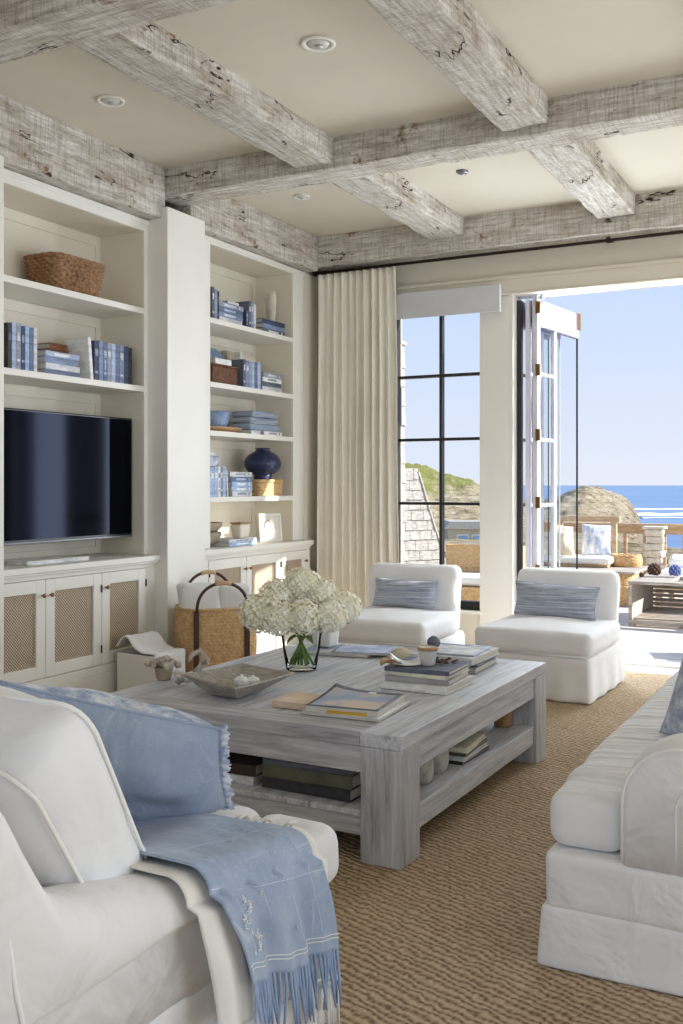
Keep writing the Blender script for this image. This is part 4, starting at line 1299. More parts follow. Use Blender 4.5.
# counter
t = bowl('bowl', 'wide taupe stoneware bowl on counter, lower of the nested pair', 'bowl', -4.20, 5.80, BC+.0006, .145, .10, 'taupe')
t = bowl('bowl', 'taupe stoneware bowl nested upside in the lower bowl', 'bowl', -4.20, 5.80, BC+.082, .15, .085, 'taupe')
t = thing('pot', 'small square cream pot standing on books on the counter', 'pot', (-4.04, 6.06, z+.0005))
MB().soft(.10, .14, .105, .02, (4, 4, 4), lambda p: Vector((p.x*(.8+.2*p.z/.1), p.y*(.8+.2*p.z/.1), p.z))).build('pot_body', M['cream_cer'], t, smooth=True)
MB().soft(.098, .136, .010, .004, (4, 4, 1), m=T(0, 0, .1055)).build('rim', M['tanwood'], t, smooth=True)
# framed sketch
R = Rz(.0)
t = thing('picture_frame', 'small white frame with a grey pencil sketch leaning on the counter', 'picture frame', (-4.03, 6.47, BC+.004), 0)
t.rotation_euler = (0, -.14, -.55)
fw, W_, H_ = .012, .24, .215
MB().box(-.012, 0, -W_/2*.78, W_/2*.78, 0, fw).box(-.012, 0, -W_/2*.78, W_/2*.78, H_-fw, H_).box(-.012, 0, -W_/2*.78, -W_/2*.78+fw, fw, H_-fw).box(-.012, 0, W_/2*.78-fw, W_/2*.78, fw, H_-fw).build('frame', M['white_cer'], t, bev=.002)
MB().box(-.010, -.004, -W_/2*.78+fw, W_/2*.78-fw, fw, H_-fw).build('mount', M['pagesv'], t)
sk = MB()
sk.tube([(-.0035, -.02+.028*math.cos(a*.5)*(1 if a < 7 else .8), .12+.042*math.sin(a*.5)) for a in range(12)], .0022, 5)
sk.tube([(-.0035, -.047, .075), (-.0035, -.050, .12), (-.0035, -.044, .165)], .002, 5)
for i in range(7): sk.tube([(-.0035, -.045+.013*i, .048), (-.0035, -.041+.013*i, .066+.004*(i % 2))], .0022, 5)
sk.build('sketch', BM['slate'], t)
MB().box(-.05, -.046, -.02, .02, .001, .12, Matrix.Translation((0,0,0))).build('easel_back', M['tanwood'], t)

# ------------------------------------------------------------------ on the coffee table
# dough bowl: square flared wooden bowl, set cornerwise
t = thing('dough_bowl', 'square grey wooden bowl with flared sides on coffee table', 'bowl', (-2.215, 3.29, TZ+.0006), .0)
P = [(-2.401, 3.195), (-2.33, 3.507), (-2.03, 3.43), (-2.065, 3.06)]
B_ = [(-2.275, 3.19), (-2.25, 3.36), (-2.125, 3.33), (-2.125, 3.165)]
hB = .068
def ring4(pts, z, s=1.0, k=7):
    cx, cy = -2.215, 3.29; out = []
    for i in range(4):
        a, b = Vector(pts[i]), Vector(pts[(i+1) % 4])
        for j in range(k):
            q = a.lerp(b, j/k)
            sag = .003*math.sin(PI*j/k) if z > .03 else 0
            out.append(((q.x-cx)*s, (q.y-cy)*s, z-sag))
    return out
rings = [ring4(B_, 0, .9), ring4(B_, .004, 1.0), ring4(P, hB-.004, 1.0), ring4(P, hB+.002, .985), ring4(P, hB-.002, .93), ring4(B_, .016, .92), ring4(B_, .012, .5)]
V = [p for r in rings for p in r]; n = 28; F = []
for i in range(len(rings)-1):
    for j in range(n): F.append((i*n+j, i*n+(j+1) % n, (i+1)*n+(j+1) % n, (i+1)*n+j))
F.append(tuple(range(n))); F.append(tuple((len(rings)-1)*n+j for j in range(n)))
MB().add(V, F).build('bowl_body', M['greywood'], t)
gm = glass_mat('clear_glass', (.985, .995, .99)); [setattr(q.inputs[0], 'default_value', 1.12) for q in gm.node_tree.nodes if q.type == 'FRESNEL']
M['clear'] = gm
cm = plain('cut_crystal_glass', (226,230,230), .08, 0, (250,250,250), 30)
for i, (x, y, r_) in enumerate(((-2.195, 3.30, .030), (-2.165, 3.335, .026))):
    t = thing('glass_ornament', ('clear faceted glass ornament in the grey wooden bowl, nearer', 'clear faceted glass ornament in the grey wooden bowl, farther')[i], 'ornament', (x, y, TZ+.0165), .5*i)
    mb = MB().sphere((0, 0, r_*.8), r_, 8, 5, (1.2, .8, .8)); mb.build('crystal', cm, t)
    MB().sphere((.0, 0, r_*.8*1.9), r_*.3, 6, 4).build('top_facet', cm, t)

# barnacle pot and oyster cluster at the left corner
t = thing('barnacle_pot', 'small pot crusted with brown-grey barnacles on table corner', 'ornament', (-2.625, 3.36, TZ+.0005))
MB().lathe([(.030, 0), (.032, .004), (.038, .045), (.042, .052), (.002, .050)], n=20).build('pot_body', M['taupe'], t, smooth=True)
mb = MB(); random.seed(3)
for k in range(26):
    a = random.uniform(0, 2*PI); r_ = .062*math.sqrt(random.random())
    mb.sphere((r_*math.cos(a)*1.15, r_*math.sin(a), .062+.030*random.random()*(1-r_/.09)), random.uniform(.011, .018), 9, 7, (1, 1, .8), .5, 2.5, k)
mb.build('barnacles', M['coral'], t, smooth=True)
t = thing('branch_coral', 'curled piece of tan driftwood coral behind barnacle pot', 'ornament', (-2.545, 3.47, TZ+.0005), .3)
MB().tube([(0, 0, .014), (.02, .02, .04), (.03, .04, .075), (.005, .055, .098), (-.03, .04, .085), (-.035, .02, .06)], [.015, .014, .015, .014, .012, .006], 10).build('branch', M['coral'], t, smooth=True)
MB().tube([(.022, .025, .05), (.055, .01, .07), (.06, -.01, .05)], [.011, .010, .004], 8).build('twig', M['coral'], t, smooth=True)
t = thing('oyster_cluster', 'small grey cluster of oyster shells beside the wooden bowl', 'ornament', (-2.475, 3.285, TZ+.0005))
mb = MB()
for k in range(9):
    mb.sphere((random.uniform(-.03, .03), random.uniform(-.025, .025), .018+random.random()*.035), random.uniform(.015, .023), 10, 7, (1, .8, .55 if k % 2 else 1), .4, 3, k+40)
mb.build('shells', M['marble'], t, smooth=True)

# vase with hydrangeas
VX, VY = -2.225, 3.82
t = thing('glass_vase', 'clear glass vase of water holding hydrangea stems', 'vase', (VX, VY, TZ+.0006))
MB().lathe([(.060, 0), (.067, .003), (.070, .02), (.083, .10), (.092, .175), (.094, .18), (.0915, .181), (.0895, .175), (.080, .10), (.066, .024), (.055, .014), (.001, .013)], n=56).build('vessel', gm, t, smooth=True)
wm = glass_mat('vase_water', (.97, .985, .98)); [setattr(q.inputs[0], 'default_value', 1.06) for q in wm.node_tree.nodes if q.type == 'FRESNEL']
MB().lathe([(.001, .0145), (.054, .0148), (.064, .025), (.0785, .10), (.0795, .105), (.001, .105)], n=48).build('water', wm, t, smooth=True)
right = Vector((.8836, .4683, 0)); toward = Vector((.4683, -.8836, 0))
heads = [(-.172, .04, .255, .100, 'leftmost'), (-.105, .0, .325, .086, 'upper left'), (.005, .0, .375, .084, 'topmost'), (.085, .01, .330, .082, 'upper right'),
         (.180, .0, .275, .086, 'rightmost'), (.125, .095, .25, .080, 'front right'), (.015, .12, .25, .086, 'front centre'), (-.09, .11, .245, .086, 'front left'),
         (.0, -.10, .32, .085, 'back centre'), (.12, -.10, .28, .08, 'back right'), (-.12, -.09, .27, .082, 'back left')]
random.seed(11)
for hi, (a, b, zc, r_, nm) in enumerate(heads):
    c = Vector((0, 0, 0)) + right*a + toward*b + Vector((0, 0, zc))
    foot_ = (right*(-a*.30) + toward*(-b*.25)) + Vector((random.uniform(-.012, .012), random.uniform(-.012, .012), .022))
    base = Vector((VX, VY, TZ))
    t = thing('hydrangea', f'cream white hydrangea, {nm} in the glass vase', 'flower', base, 0, 'hydrangeas in the glass vase')
    neck = Vector((c.x*.20, c.y*.20, .19))
    MB().tube([foot_, foot_.lerp(neck, .5), neck, neck.lerp(c, .5)+Vector((0, 0, .01)), c-Vector((0, 0, r_*.4))], [.0058, .0060, .0056, .0045, .004], 8).build('stem', M['stem'], t, smooth=True)
    MB().sphere(c, r_*.80, 20, 14, (1, 1, .88), .12, 3, hi).build('flower_core', M['petalcore'], t, smooth=True)
    mb = MB()
    K = 230
    for k in range(K):
        zz = 1-2*(k+.5)/K; ph = k*2.39996
        d = Vector((math.sqrt(1-zz*zz)*math.cos(ph), math.sqrt(1-zz*zz)*math.sin(ph), zz))
        lump = 1 + .12*mn.noise(d*3+Vector((hi, hi, hi)))
        o_ = c + Vector((d.x, d.y, d.z*.88))*r_*lump*random.uniform(.90, 1.02)
        d = (d + Vector((random.uniform(-.4, .4), random.uniform(-.4, .4), random.uniform(-.4, .4)))).normalized()
        u_ = d.orthogonal().normalized(); v_ = d.cross(u_)
        rot = random.uniform(0, PI/2); s = random.uniform(.010, .0135)
        for q in range(4):
            an = rot + q*PI/2
            e = u_*math.cos(an)+v_*math.sin(an); f = u_*math.cos(an+PI/2)+v_*math.sin(an+PI/2)
            mb.add([o_, o_+e*s*.62+f*s*.50+d*.0016, o_+e*s*1.15+d*.0035, o_+e*s*.62-f*s*.50+d*.0016], [(0, 1, 2, 3)])
    mb.build('florets', M['petal'], t)
    if hi in (0, 5, 6, 7, 9):
        lf_ = MB()
        l0 = foot_.lerp(neck, .75) if hi in (0, 5) else neck.lerp(c, .25); dr = (right*(-.9 if hi in (7, 0) else .7)+toward*.5).normalized()
        lf_.grid(lambda p_, q_: l0 + dr*((.055 if hi in (0, 5) else .07)*p_) + Vector((-dr.y, dr.x, 0))*((q_-.5)*.045*math.sin(PI*min(1, p_*.9+.08))) + Vector((0, 0, -.03*p_*p_+.008*abs(q_-.5)*2)), 10, 6)
        lf_.build('leaf', M['stem'], t, smooth=True, solid=.001)

# cream pot and thin magazines behind the flowers
t = thing('planter', 'small white square ceramic pot behind the hydrangeas', 'pot', (-2.40, 4.36, TZ+.0145))
MB().soft(.11, .11, .095, .012, (3, 3, 3), lambda p: Vector((p.x*(.85+.15*p.z/.095), p.y*(.85+.15*p.z/.095), p.z))).build('pot_body', M['white_cer'], t, smooth=True)
MB().soft(.118, .118, .012, .004, (3, 3, 1), m=T(0, 0, .0955)).build('rim', M['white_cer'], t, smooth=True)
def magazine(label, x, y, z, w_, l_, th, rz, cov, art, group=None, curl=.0, strip=None):
    t = thing('magazine', label, 'magazine', (x, y, z), rz, group)
    MB().box(-w_/2, w_/2, -l_/2, l_/2, .0006, th-.0012).build('page_block', M['pages'], t)
    f = lambda a, b: (-w_/2-.002+(w_+.004)*a, -l_/2-.002+(l_+.004)*b, th+curl*(1-a)**4*b**2)
    MB().grid(f, 14, 14).build('front_cover', BM[cov], t, smooth=True, solid=.0012)
    if art:
        m1, m2 = art
        g_ = lambda a, b: (-w_/2+.012+(w_-.024)*a, -l_/2+.014+(l_-.05)*b, th+.001+curl*(1-(a*.9+.05))**4*(b*.85+.05)**2)
        MB().grid(g_, 14, 14).build('cover_picture', BM[m1], t, smooth=True)
        if m2: MB().box(-w_/2+.02, w_/2*.25, l_/2-.034, l_/2-.014, th+.0008+0, th+.0016).build('title_band', BM[m2], t)
    if strip:
        MB().box(w_*strip[0], w_*strip[1], -l_/2-.0035, -l_/2-.001, 0, th*.5).build('spine_strip', BM[strip[2]], t)
    return t
BM['sand'] = plain('cover_sand', (204, 180, 152), .5, 0, (226, 206, 186), 9)
BM['yellow'] = plain('cover_yellow', (206, 164, 52), .5)
BM['seaside'] = plain('cover_seaside_photo', (140, 162, 196), .35, 0, (212, 196, 182), 5, lo=.42, hi=.58)
BM['olive'] = plain('cover_olive', (78, 84, 66), .6, 0, (108, 112, 92), 6)
BM['dark brown'] = plain('cover_dark_brown', (58, 46, 42), .5)
g = 'thin magazines behind the hydrangeas'
magazine('blue magazine lying open-faced at left behind the hydrangeas', -2.30, 4.34, TZ+.0006, .36, .30, .010, .15, 'light grey', ('seaside', None), g)
magazine('grey blue magazine lying nearest the flowers at the right', -2.115, 4.30, TZ+.0006, .22, .30, .008, -.5, 'grey blue', ('pale blue', 'white'), g) if False else None
magazine('grey blue magazine overlapping others behind the flowers', -2.16, 4.34, TZ+.0125, .30, .24, .008, .28, 'grey blue', ('pale blue', 'white'), g)
magazine('pale magazine at the far table edge behind the flowers', -2.28, 4.47, TZ+.022, .24, .20, .007, .05, 'light grey', ('mid blue', None), g) if False else None
# front magazines
book('tan paper book lying under the seaside magazine', (-1.84, 3.215, TZ+.0005), (.17, .22, .024), 'sand', rz=-1.52, band=False)
magazine('glossy magazine with beach cover near front of coffee table', -1.66, 3.245, TZ+.0120, .27, .30, .022, .12, 'slate', ('seaside', 'white'), None, .022, (-.2, .35, 'yellow'))
magazine('thin grey magazine beneath the beach cover magazine', -1.655, 3.24, TZ+.0006, .30, .31, .010, .06, 'light grey', None)
# central stack
g = 'books in the stack under the paper cup'
zz = TZ+.0005
for i, (c, th_, w_, l_, r_) in enumerate((('white', .030, .235, .33, -.02), ('grey', .022, .22, .30, .05), ('cream', .016, .215, .29, -.03), ('slate', .018, .225, .30, .04))):
    book(f'{c} book, {ORD[i]} from bottom of stack under the cup', (-1.595, 3.76, zz), (l_-.04, w_+.05, th_), c, rz=-PI/2+r_, group=g, band=False)
    zz += th_+.0006
t = thing('paper_cup', 'white cup with tan rim on the central book stack', 'cup', (-1.585, 3.735, zz+.0005))
MB().lathe([(.028, 0), (.030, .003), (.039, .066), (.041, .069), (.039, .071), (.037, .068), (.028, .008), (.001, .007)], n=30).build('cup_body', M['white_cer'], t, smooth=True)
MB().lathe([(.0415, .060), (.0425, .064), (.0425, .070), (.0395, .073), (.038, .0715)], n=30, loop=True).build('rim', M['tanwood'], t, smooth=True)
t = thing('paper_scrap', 'curled dark-backed paper lying left of cup on the stack', 'paper', (-1.665, 3.69, zz+.0015), .5)
MB().grid(lambda a, b: (-.06+.12*a, -.045+.09*b, .004+.018*(a-.6)**2*4*(.4+b) + .004*math.sin(b*7)), 14, 10).build('sheet', M['white_cer'], t, smooth=True, solid=.002)
MB().grid(lambda a, b: (-.066+.05*a, -.05+.05*b, .012+.045*(1-a)**2), 8, 6).build('dark_corner', BM['slate'], t, smooth=True, solid=.002)
t = thing('dried_leaf', 'curled tan dried leaf at left edge of book stack', 'leaf', (-1.70, 3.62, zz+.002), 1.2)
MB().grid(lambda a, b: (-.05+.10*a, (b-.5)*.055*math.sin(PI*(a*.9+.05)), .006+.018*abs(b-.5)*2+.010*math.sin(a*5)), 14, 8).build('blade', M['tanwood'], t, smooth=True, solid=.0018)
MB().tube([(.045, 0, .004), (.065, .005, .006), (.08, .0, .002)], .0018, 6).build('stalk', M['tanwood'], t, smooth=True)
t = thing('seed_dish', 'small scatter of brown dried seed pods beside the cup', 'ornament', (-1.535, 3.80, zz+.0012))
mb = MB()
for k in range(34):
    mb.sphere((random.uniform(-.05, .04), random.uniform(-.05, .055), .006+random.random()*.006), random.uniform(.005, .008), 7, 5, (1, 1.3, .7), .4, 3, k)
mb.build('seed_pods', M['brownbud'], t, smooth=True, kind='stuff')
# back right stack
g = 'books in the stack at the far right table corner'
zz2 = TZ+.0005
for i, (c, th_, w_, l_, r_) in enumerate((('grey', .026, .24, .34, .03), ('slate', .012, .235, .32, .08), ('light grey', .030, .24, .36, -.02))):
    book(f'{c} book, {ORD[i]} from bottom of far right table stack', (-1.66, 4.225, zz2), (l_-.02, w_+.06, th_), c, rz=-PI/2+r_, group=g, band=False)
    zz2 += th_+.0006
magazine('pale blue cover magazine topping the far right table stack', -1.66, 4.23, zz2+.0004, .26, .28, .004, .05, 'pale blue', ('light grey', 'mid blue'))
t = thing('sea_urchin', 'blue grey round sea urchin shell on far right book stack', 'ornament', (-1.745, 4.18, zz2+.0065))
MB().sphere((0, 0, .029), .030, 40, 16, (1, 1, .95)).build('shell', BM['slate'], t, smooth=True)
MB().lathe([(.009, .054), (.009, .058), (.003, .0592), (.0005, .0592)], n=16).build('crown', BM['grey blue'], t, smooth=True)
t = thing('conch_shell', 'beige curled shell between the two book stacks', 'shell', (-1.86, 4.055, TZ+.0006), .4)
MB().tube([(-.04, 0, .03), (-.02, .01, .05), (.01, .005, .06), (.045, 0, .05), (.07, 0, .04)], [.012, .030, .036, .024, .004], 14).build('whorl', M['sand'], t, smooth=True)
MB().tube([(-.045, -.01, .03), (-.05, .0, .045), (-.035, .015, .06)], [.006, .010, .004], 8).build('spire', M['tanwood'], t, smooth=True)

# ------------------------------------------------------------------ on the low shelf of the table
g = 'books on low shelf seen behind the blue pillow'
z3 = SZ+.0005
for i, (c, th_) in enumerate((('light grey', .030), ('dark brown', .040))):
    book(f'{("grey", "dark brown")[i]} book, {("lower", "upper")[i]} of the pair on the table\'s low shelf', (-2.08, 3.15, z3), (.26, .24, th_), c, rz=-PI/2+.05*i, group=g, band=False); z3 += th_+.0006
t = thing('dried_petals', 'small reddish dried seed sprig on the dark brown book', 'ornament', (-2.05, 3.19, z3+.0005))
mb = MB()
for k in range(10): mb.sphere((random.uniform(-.04, .04), random.uniform(-.02, .02), .006), .008, 7, 5, (1.4, .8, .6), .4, 3, k)
mb.build('sprig', M['carved'], t, smooth=True)
z3 = SZ+.0005
for i, (c, th_) in enumerate((('charcoal', .040), ('olive', .046), ('slate', .020))):
    book(f'{("charcoal", "olive green", "grey")[i]} large book, {ORD[i]} from bottom behind the front table leg', (-1.74, 3.17, z3), (.30, .36, th_), c, rz=-PI/2+.03*(i-1), group='large books behind the front table leg', band=False); z3 += th_+.0006
def stonepot(label, x, y, r_, h_, seed):
    t = thing('stone_pot', label, 'pot', (x, y, SZ+.0006))
    pr = [(r_*.8, 0), (r_*.9, .006), (r_, h_*.3), (r_, h_*.6), (r_*.88, h_*.92), (r_*.84, h_), (r_*.74, h_-.002), (r_*.76, h_*.6), (.001, h_*.5)]
    MB().lathe(pr, n=32, wob=lambda w_, z_: 1+.06*mn.noise(Vector((math.cos(w_)*1.3+seed, math.sin(w_)*1.3, z_*9)))).build('pot_body', M['marble'], t, smooth=True)
    MB().lathe([(r_*.86, h_-.004), (r_*.87, h_+.002), (r_*.80, h_+.004), (r_*.76, h_-.001)], n=32, loop=True, wob=lambda w_, z_: 1+.06*mn.noise(Vector((math.cos(w_)*1.3+seed, math.sin(w_)*1.3, z_*9)))).build('rim', M['stone'], t, smooth=True)
stonepot('rounded mottled grey stone pot on low shelf beside the books', -1.475, 3.50, .068, .119, 1)
stonepot('mottled stone pot half hidden behind the front table leg', -1.465, 3.345, .062, .112, 5)
g = 'books on the low shelf under the right table edge'
z3 = SZ+.0005
for i, (c, th_) in enumerate((('charcoal', .012), ('light grey', .018), ('olive', .012), ('cream', .022))):
    book(f'{("charcoal", "light grey", "olive", "cream")[i]} book, {ORD[i]} from bottom of low shelf stack at right', (-1.49, 3.76, z3), (.28, .21, th_), c, rz=-PI/2+.04*(i-1), group=g, band=False); z3 += th_+.0006
t = thing('wooden_pillar_vase', 'brown turned wooden vase on low shelf near the far leg', 'vase', (-1.46, 4.30, SZ+.0006))
MB().lathe([(.036, 0), (.040, .004), (.042, .05), (.037, .10), (.034, .122), (.028, .121), (.001, .09)], n=30).build('vase_body', M['tanwood'], t, smooth=True)
MB().lathe([(.0345, .118), (.036, .122), (.034, .1255), (.029, .123)], n=30, loop=True).build('rim', M['carved'], t, smooth=True)
t = thing('shell_basket', 'round basket of brown shells on low shelf at far edge', 'basket', (-1.69, 4.36, SZ+.0006))
woven(MB(), 0, 0, 0, .05, lambda w_, q: superell(.10+.01*q, .10+.01*q, w_, 2), 5, 70, 18, .004).build('body', M['wicker'], t, smooth=True)
mb = MB()
for k in range(30):
    a = random.uniform(0, 2*PI); r_ = .08*math.sqrt(random.random())
    mb.sphere((r_*math.cos(a), r_*math.sin(a), .042+.02*random.random()), .016, 8, 6, (1, .8, .7), .4, 3, k)
mb.build('shells', M['carved'], t, smooth=True, kind='stuff')
# ------------------------------------------------------------------ deck
d = MB()
for i in range(34):
    y = 7.42+i*.145
    d.box(-6.2, 5.0, y, y+.140, -.05, -.016 + .0015*math.sin(i*2.3))
structure('floor_deck', d, M['deck'], bev=.003)
structure('floor_deck_edge', MB().box(-6.2, 5.0, 12.35, 12.40, -.35, -.02), M['outwood'])
# far railing
rl = thing('deck_railing', 'weathered wooden railing along the far edge of deck', 'railing', (-1.5, 12.42, -.016))
MB().box(-3.85, 5.0, 12.32, 12.45, .745, .785).build('top_rail', M['outwood'], rl, world=True, bev=.004)
MB().box(-3.85, 5.0, 12.37, 12.41, .66, .744).build('under_rail', M['outwood'], rl, world=True, bev=.003)
MB().box(-3.85, 5.0, 12.36, 12.41, .03, .08).build('lower_rail', M['outwood'], rl, world=True, bev=.003)
x = -3.80
while x < 4.9:
    post = abs((x+3.80) % 1.84) < .01
    w_ = .045 if post else .020
    MB().box(x-w_, x+w_, 12.385-w_*.8, 12.385+w_*.8, -.015 if post else .0805, .6595).build('post' if post else 'baluster', M['outwood'], rl, world=True, bev=.003)
    x += .23

# woven and planked outdoor bench
t = thing('outdoor_bench', 'long wicker-based outdoor bench with grey plank top by railing', 'bench', (-2.9, 11.0, -.013))
fn = lambda w_, q: superell(.70, .42, w_, 8)
woven(MB(), 0, 0, 0, .335, fn, 16, 260, 70, .006, .012).build('wicker_base', M['wicker'], t, smooth=True)
s = MB()
for i in range(6): s.box(-.74, .74, -.46+i*.153, -.46+i*.153+.147, .337, .362)
s.build('plank_top', M['outgrey'], t, bev=.004)
# teak chair back with cushion
t = thing('outdoor_armchair', 'light wood outdoor armchair with white seat cushion on deck', 'chair', (-2.86, 11.3, .352))
MB().box(-.36, -.30, .10, .155, 0, .48).build('back_post', M['outwood'], t, bev=.004)
MB().box(.26, .32, .10, .155, 0, .48).build('back_post', M['outwood'], t, bev=.004)
MB().box(-.40, .36, .095, .16, .4805, .545).build('top_rail', M['outwood'], t, bev=.005)
MB().box(-.36, .32, .11, .14, .10, .15).build('lower_rail', M['outwood'], t, bev=.004)
MB().box(-.42, .33, -.36, .09, .0, .03).build('seat_frame', M['outwood'], t, bev=.004)
MB().soft(.78, .50, .075, .03, (12, 8, 3), wobbly(.008, 6, 3), m=T(-.03, -.15, .0305)).build('seat_cushion', M['white_out'], t, smooth=True)
pillow('outdoor_pillow', M['bluespot'], [(-2.875, 11.18, .465), (-2.575, 11.27, .465), (-2.59, 11.37, .80), (-2.90, 11.29, .81)], .12, seed=3, label='white outdoor pillow with blue blotches on wooden armchair', cat='pillow')
pillow('outdoor_pillow', M['creamfur'], [(-3.22, 10.93, .465), (-2.90, 10.98, .465), (-2.95, 11.09, .78), (-3.19, 11.06, .82)], .22, seed=8, label='plump cream outdoor pillow seen through the glass door', cat='pillow')
t = thing('log_basket', 'low oval wicker basket on the outdoor bench end', 'basket', (-2.40, 11.25, .3495))
woven(MB(), 0, 0, 0, .12, lambda w_, q: superell(.15+.02*math.sin(q*3), .12+.02*math.sin(q*3), w_, 2.2), 8, 80, 18, .007).build('body', M['wicker'], t, smooth=True)
rim(MB(), 0, 0, .12, lambda w_, q: superell(.15, .12, w_, 2.2), 1, .014, 60, 12, .006).build('rim', M['wicker'], t, smooth=True)
t = thing('stone_pillar', 'short stacked stone pillar beside the deck railing', 'pillar', (-2.25, 12.10, -.013))
mb = MB(); random.seed(5)
for i in range(9):
    mb.soft(.22+random.uniform(-.03, .03), .22+random.uniform(-.03, .02), .082, .022, (4, 4, 2), wobbly(.012, 9, i), m=T(random.uniform(-.01, .01), 0, i*.083) @ Rz(random.uniform(-.3, .3)))
mb.build('stones', M['stone'], t, smooth=True)
mb = MB().soft(.26, .26, .03, .01, (4, 4, 1), wobbly(.006, 9, 2), m=T(0, 0, .748)).build('cap_stone', M['stone'], t, smooth=True)
# slatted low outdoor table
t = thing('outdoor_coffee_table', 'grey slatted open outdoor coffee table on the deck', 'table', (-1.22, 9.65, -.013))
W_, D_ = 1.42, 1.05
MB().box(-W_/2, W_/2, -D_/2, -D_/2+.16, .375, .402).box(-W_/2, -W_/2+.34, -D_/2+.163, D_/2, .375, .402).box(W_/2-.3, W_/2, -D_/2+.163, D_/2, .375, .402).box(-W_/2+.343, W_/2-.303, D_/2-.4, D_/2, .375, .402).build('table_top', M['outgrey'], t, bev=.004)
for sx in (-1, 1):
    s = MB()
    for i in range(6): s.box(sx*(W_/2-.02)-.016, sx*(W_/2-.02)+.016, -D_/2+.004+i*.174, -D_/2+.004+i*.174+.168, .03, .3745)
    s.build('side_panel', M['outgrey'], t, bev=.003)
s = MB()
for i in range(11): s.box(-W_/2+.038, W_/2-.038, -D_/2+.05+i*.092, -D_/2+.05+i*.092+.060, .055+0, .072)
s.build('lower_slats', M['outgrey'], t, bev=.003)
s = MB()
for i in range(7): s.box(-W_/2+.038, W_/2-.038, D_/2-.06, D_/2-.042, .085+i*.042, .085+i*.042+.030)
s.build('back_slats', M['outgrey'], t, bev=.003)
MB().box(-W_/2+.036, W_/2-.036, -D_/2+.005, -D_/2+.035, .02, .058).build('front_rail', M['outgrey'], t, bev=.003)
MB().box(-W_/2+.005, -W_/2+.06, -D_/2+.01, -D_/2+.06, 0, .03).box(W_/2-.06, W_/2-.005, -D_/2+.01, -D_/2+.06, 0, .03).box(-W_/2+.005, -W_/2+.06, D_/2-.06, D_/2-.01, 0, .03).box(W_/2-.06, W_/2-.005, D_/2-.06, D_/2-.01, 0, .03).build('feet', M['outgrey'], t)
def budball(label, x, y, z, r_, mat, seed):
    t = thing('flower_head', label, 'flower', (x, y, z))
    MB().sphere((0, 0, r_), r_*.8, 14, 10).build('core', M[mat], t, smooth=True)
    mb = MB()
    for k in range(46):
        zz = 1-2*(k+.5)/46; ph = k*2.4
        d_ = Vector((math.sqrt(1-zz*zz)*math.cos(ph), math.sqrt(1-zz*zz)*math.sin(ph), zz))
        if d_.z < -.75: continue
        mb.sphere(Vector((0, 0, r_))+d_*r_*.82, r_*.22, 7, 5, (1, 1, 1), .3, 3, k)
    mb.build('petals', M[mat], t, smooth=True)
budball('dark brown dried flower head on the outdoor table', -1.80, 9.66, .3895, .065, 'brownbud', 1)
budball('blue flower head beside dark one on the outdoor table', -1.62, 9.70, .3895, .060, 'bluebud', 2)
budball('small dark seed pod at left of dried flower head', -1.885, 9.50, .3895, .025, 'brownbud', 3)
# right lounge seat beyond the table
t = thing('outdoor_lounge_chair', 'low outdoor lounge seat with white cushions behind the slatted table', 'chair', (-1.45, 11.1, -.013))
MB().box(-.55, .55, -.42, .42, .16, .24).build('seat_frame', M['outwood'], t, bev=.006)
for sx in (-1, 1):
    for sy in (-1, 1): MB().box(sx*.5-.03, sx*.5+.03, sy*.38-.03, sy*.38+.03, 0, .1595).build('leg', M['outwood'], t, bev=.004)
MB().soft(1.06, .82, .13, .045, (14, 12, 3), wobbly(.012, 4, 3), m=T(0, 0, .2405)).build('seat_cushion', M['white_out'], t, smooth=True)
MB().soft(1.0, .22, .12, .05, (14, 5, 3), wobbly(.012, 4, 8), m=T(0, .25, .372) @ Matrix.Rotation(.3, 4, 'X')).build('back_cushion', M['white_out'], t, smooth=True)
# wicker chair seen through the window
t = thing('wicker_armchair', 'tan wicker armchair on the deck outside the tall window', 'chair', (-3.42, 9.25, -.013))
woven(MB(), 0, 0, 0, .30, lambda w_, q: superell(.40, .34, w_, 8), 14, 200, 50, .006).build('base', M['wicker'], t, smooth=True)
woven(MB(), 0, .27, .301, .36, lambda w_, q: superell(.40, .07, w_, 8), 16, 180, 50, .006).build('backrest', M['wicker'], t, smooth=True)
MB().soft(.70, .5, .09, .035, (10, 8, 3), wobbly(.01, 5, 1), m=T(0, -.06, .302)).build('seat_cushion', M['white_out'], t, smooth=True)

# ------------------------------------------------------------------ shingled parts of the house
random.seed(21)
def shingles(mb, y, xl, xr_fn, z0, z1, rh=.125, w=.14, axis='y', x=0):
    """courses of individual shingles; axis 'y': face towards -y at plane y; axis 'x': face towards +x at plane x"""
    z_ = z0; r = 0
    while z_ < z1:
        a = xl + (w/2 if r % 2 else 0) - w
        lim = xr_fn(z_+rh*.5)
        while a < lim-.01:
            b = min(lim+random.uniform(-.004, .012), a+w*random.uniform(.85, 1.12))
            if b > xl:
                a2 = max(a, xl); dz = random.uniform(-.006, .006)
                t0 = .016+random.uniform(0, .007)
                if axis == 'y':
                    vs = [(a2, y, z_-.02), (b-.005, y, z_-.02), (b-.005, y, z_+rh), (a2, y, z_+rh), (a2, y-t0, z_+dz-.012), (b-.005, y-t0, z_+dz-.012), (b-.005, y-.005, z_+rh), (a2, y-.005, z_+rh)]
                else:
                    vs = [(x, a2, z_-.02), (x, b-.005, z_-.02), (x, b-.005, z_+rh), (x, a2, z_+rh), (x+t0, a2, z_+dz-.012), (x+t0, b-.005, z_+dz-.012), (x+.005, b-.005, z_+rh), (x+.005, a2, z_+rh)]
                mb.add(vs, [(0,1,2,3), (4,7,6,5), (0,4,5,1), (1,5,6,2), (2,6,7,3), (3,7,4,0)])
            a = b
        z_ += rh; r += 1
    return mb
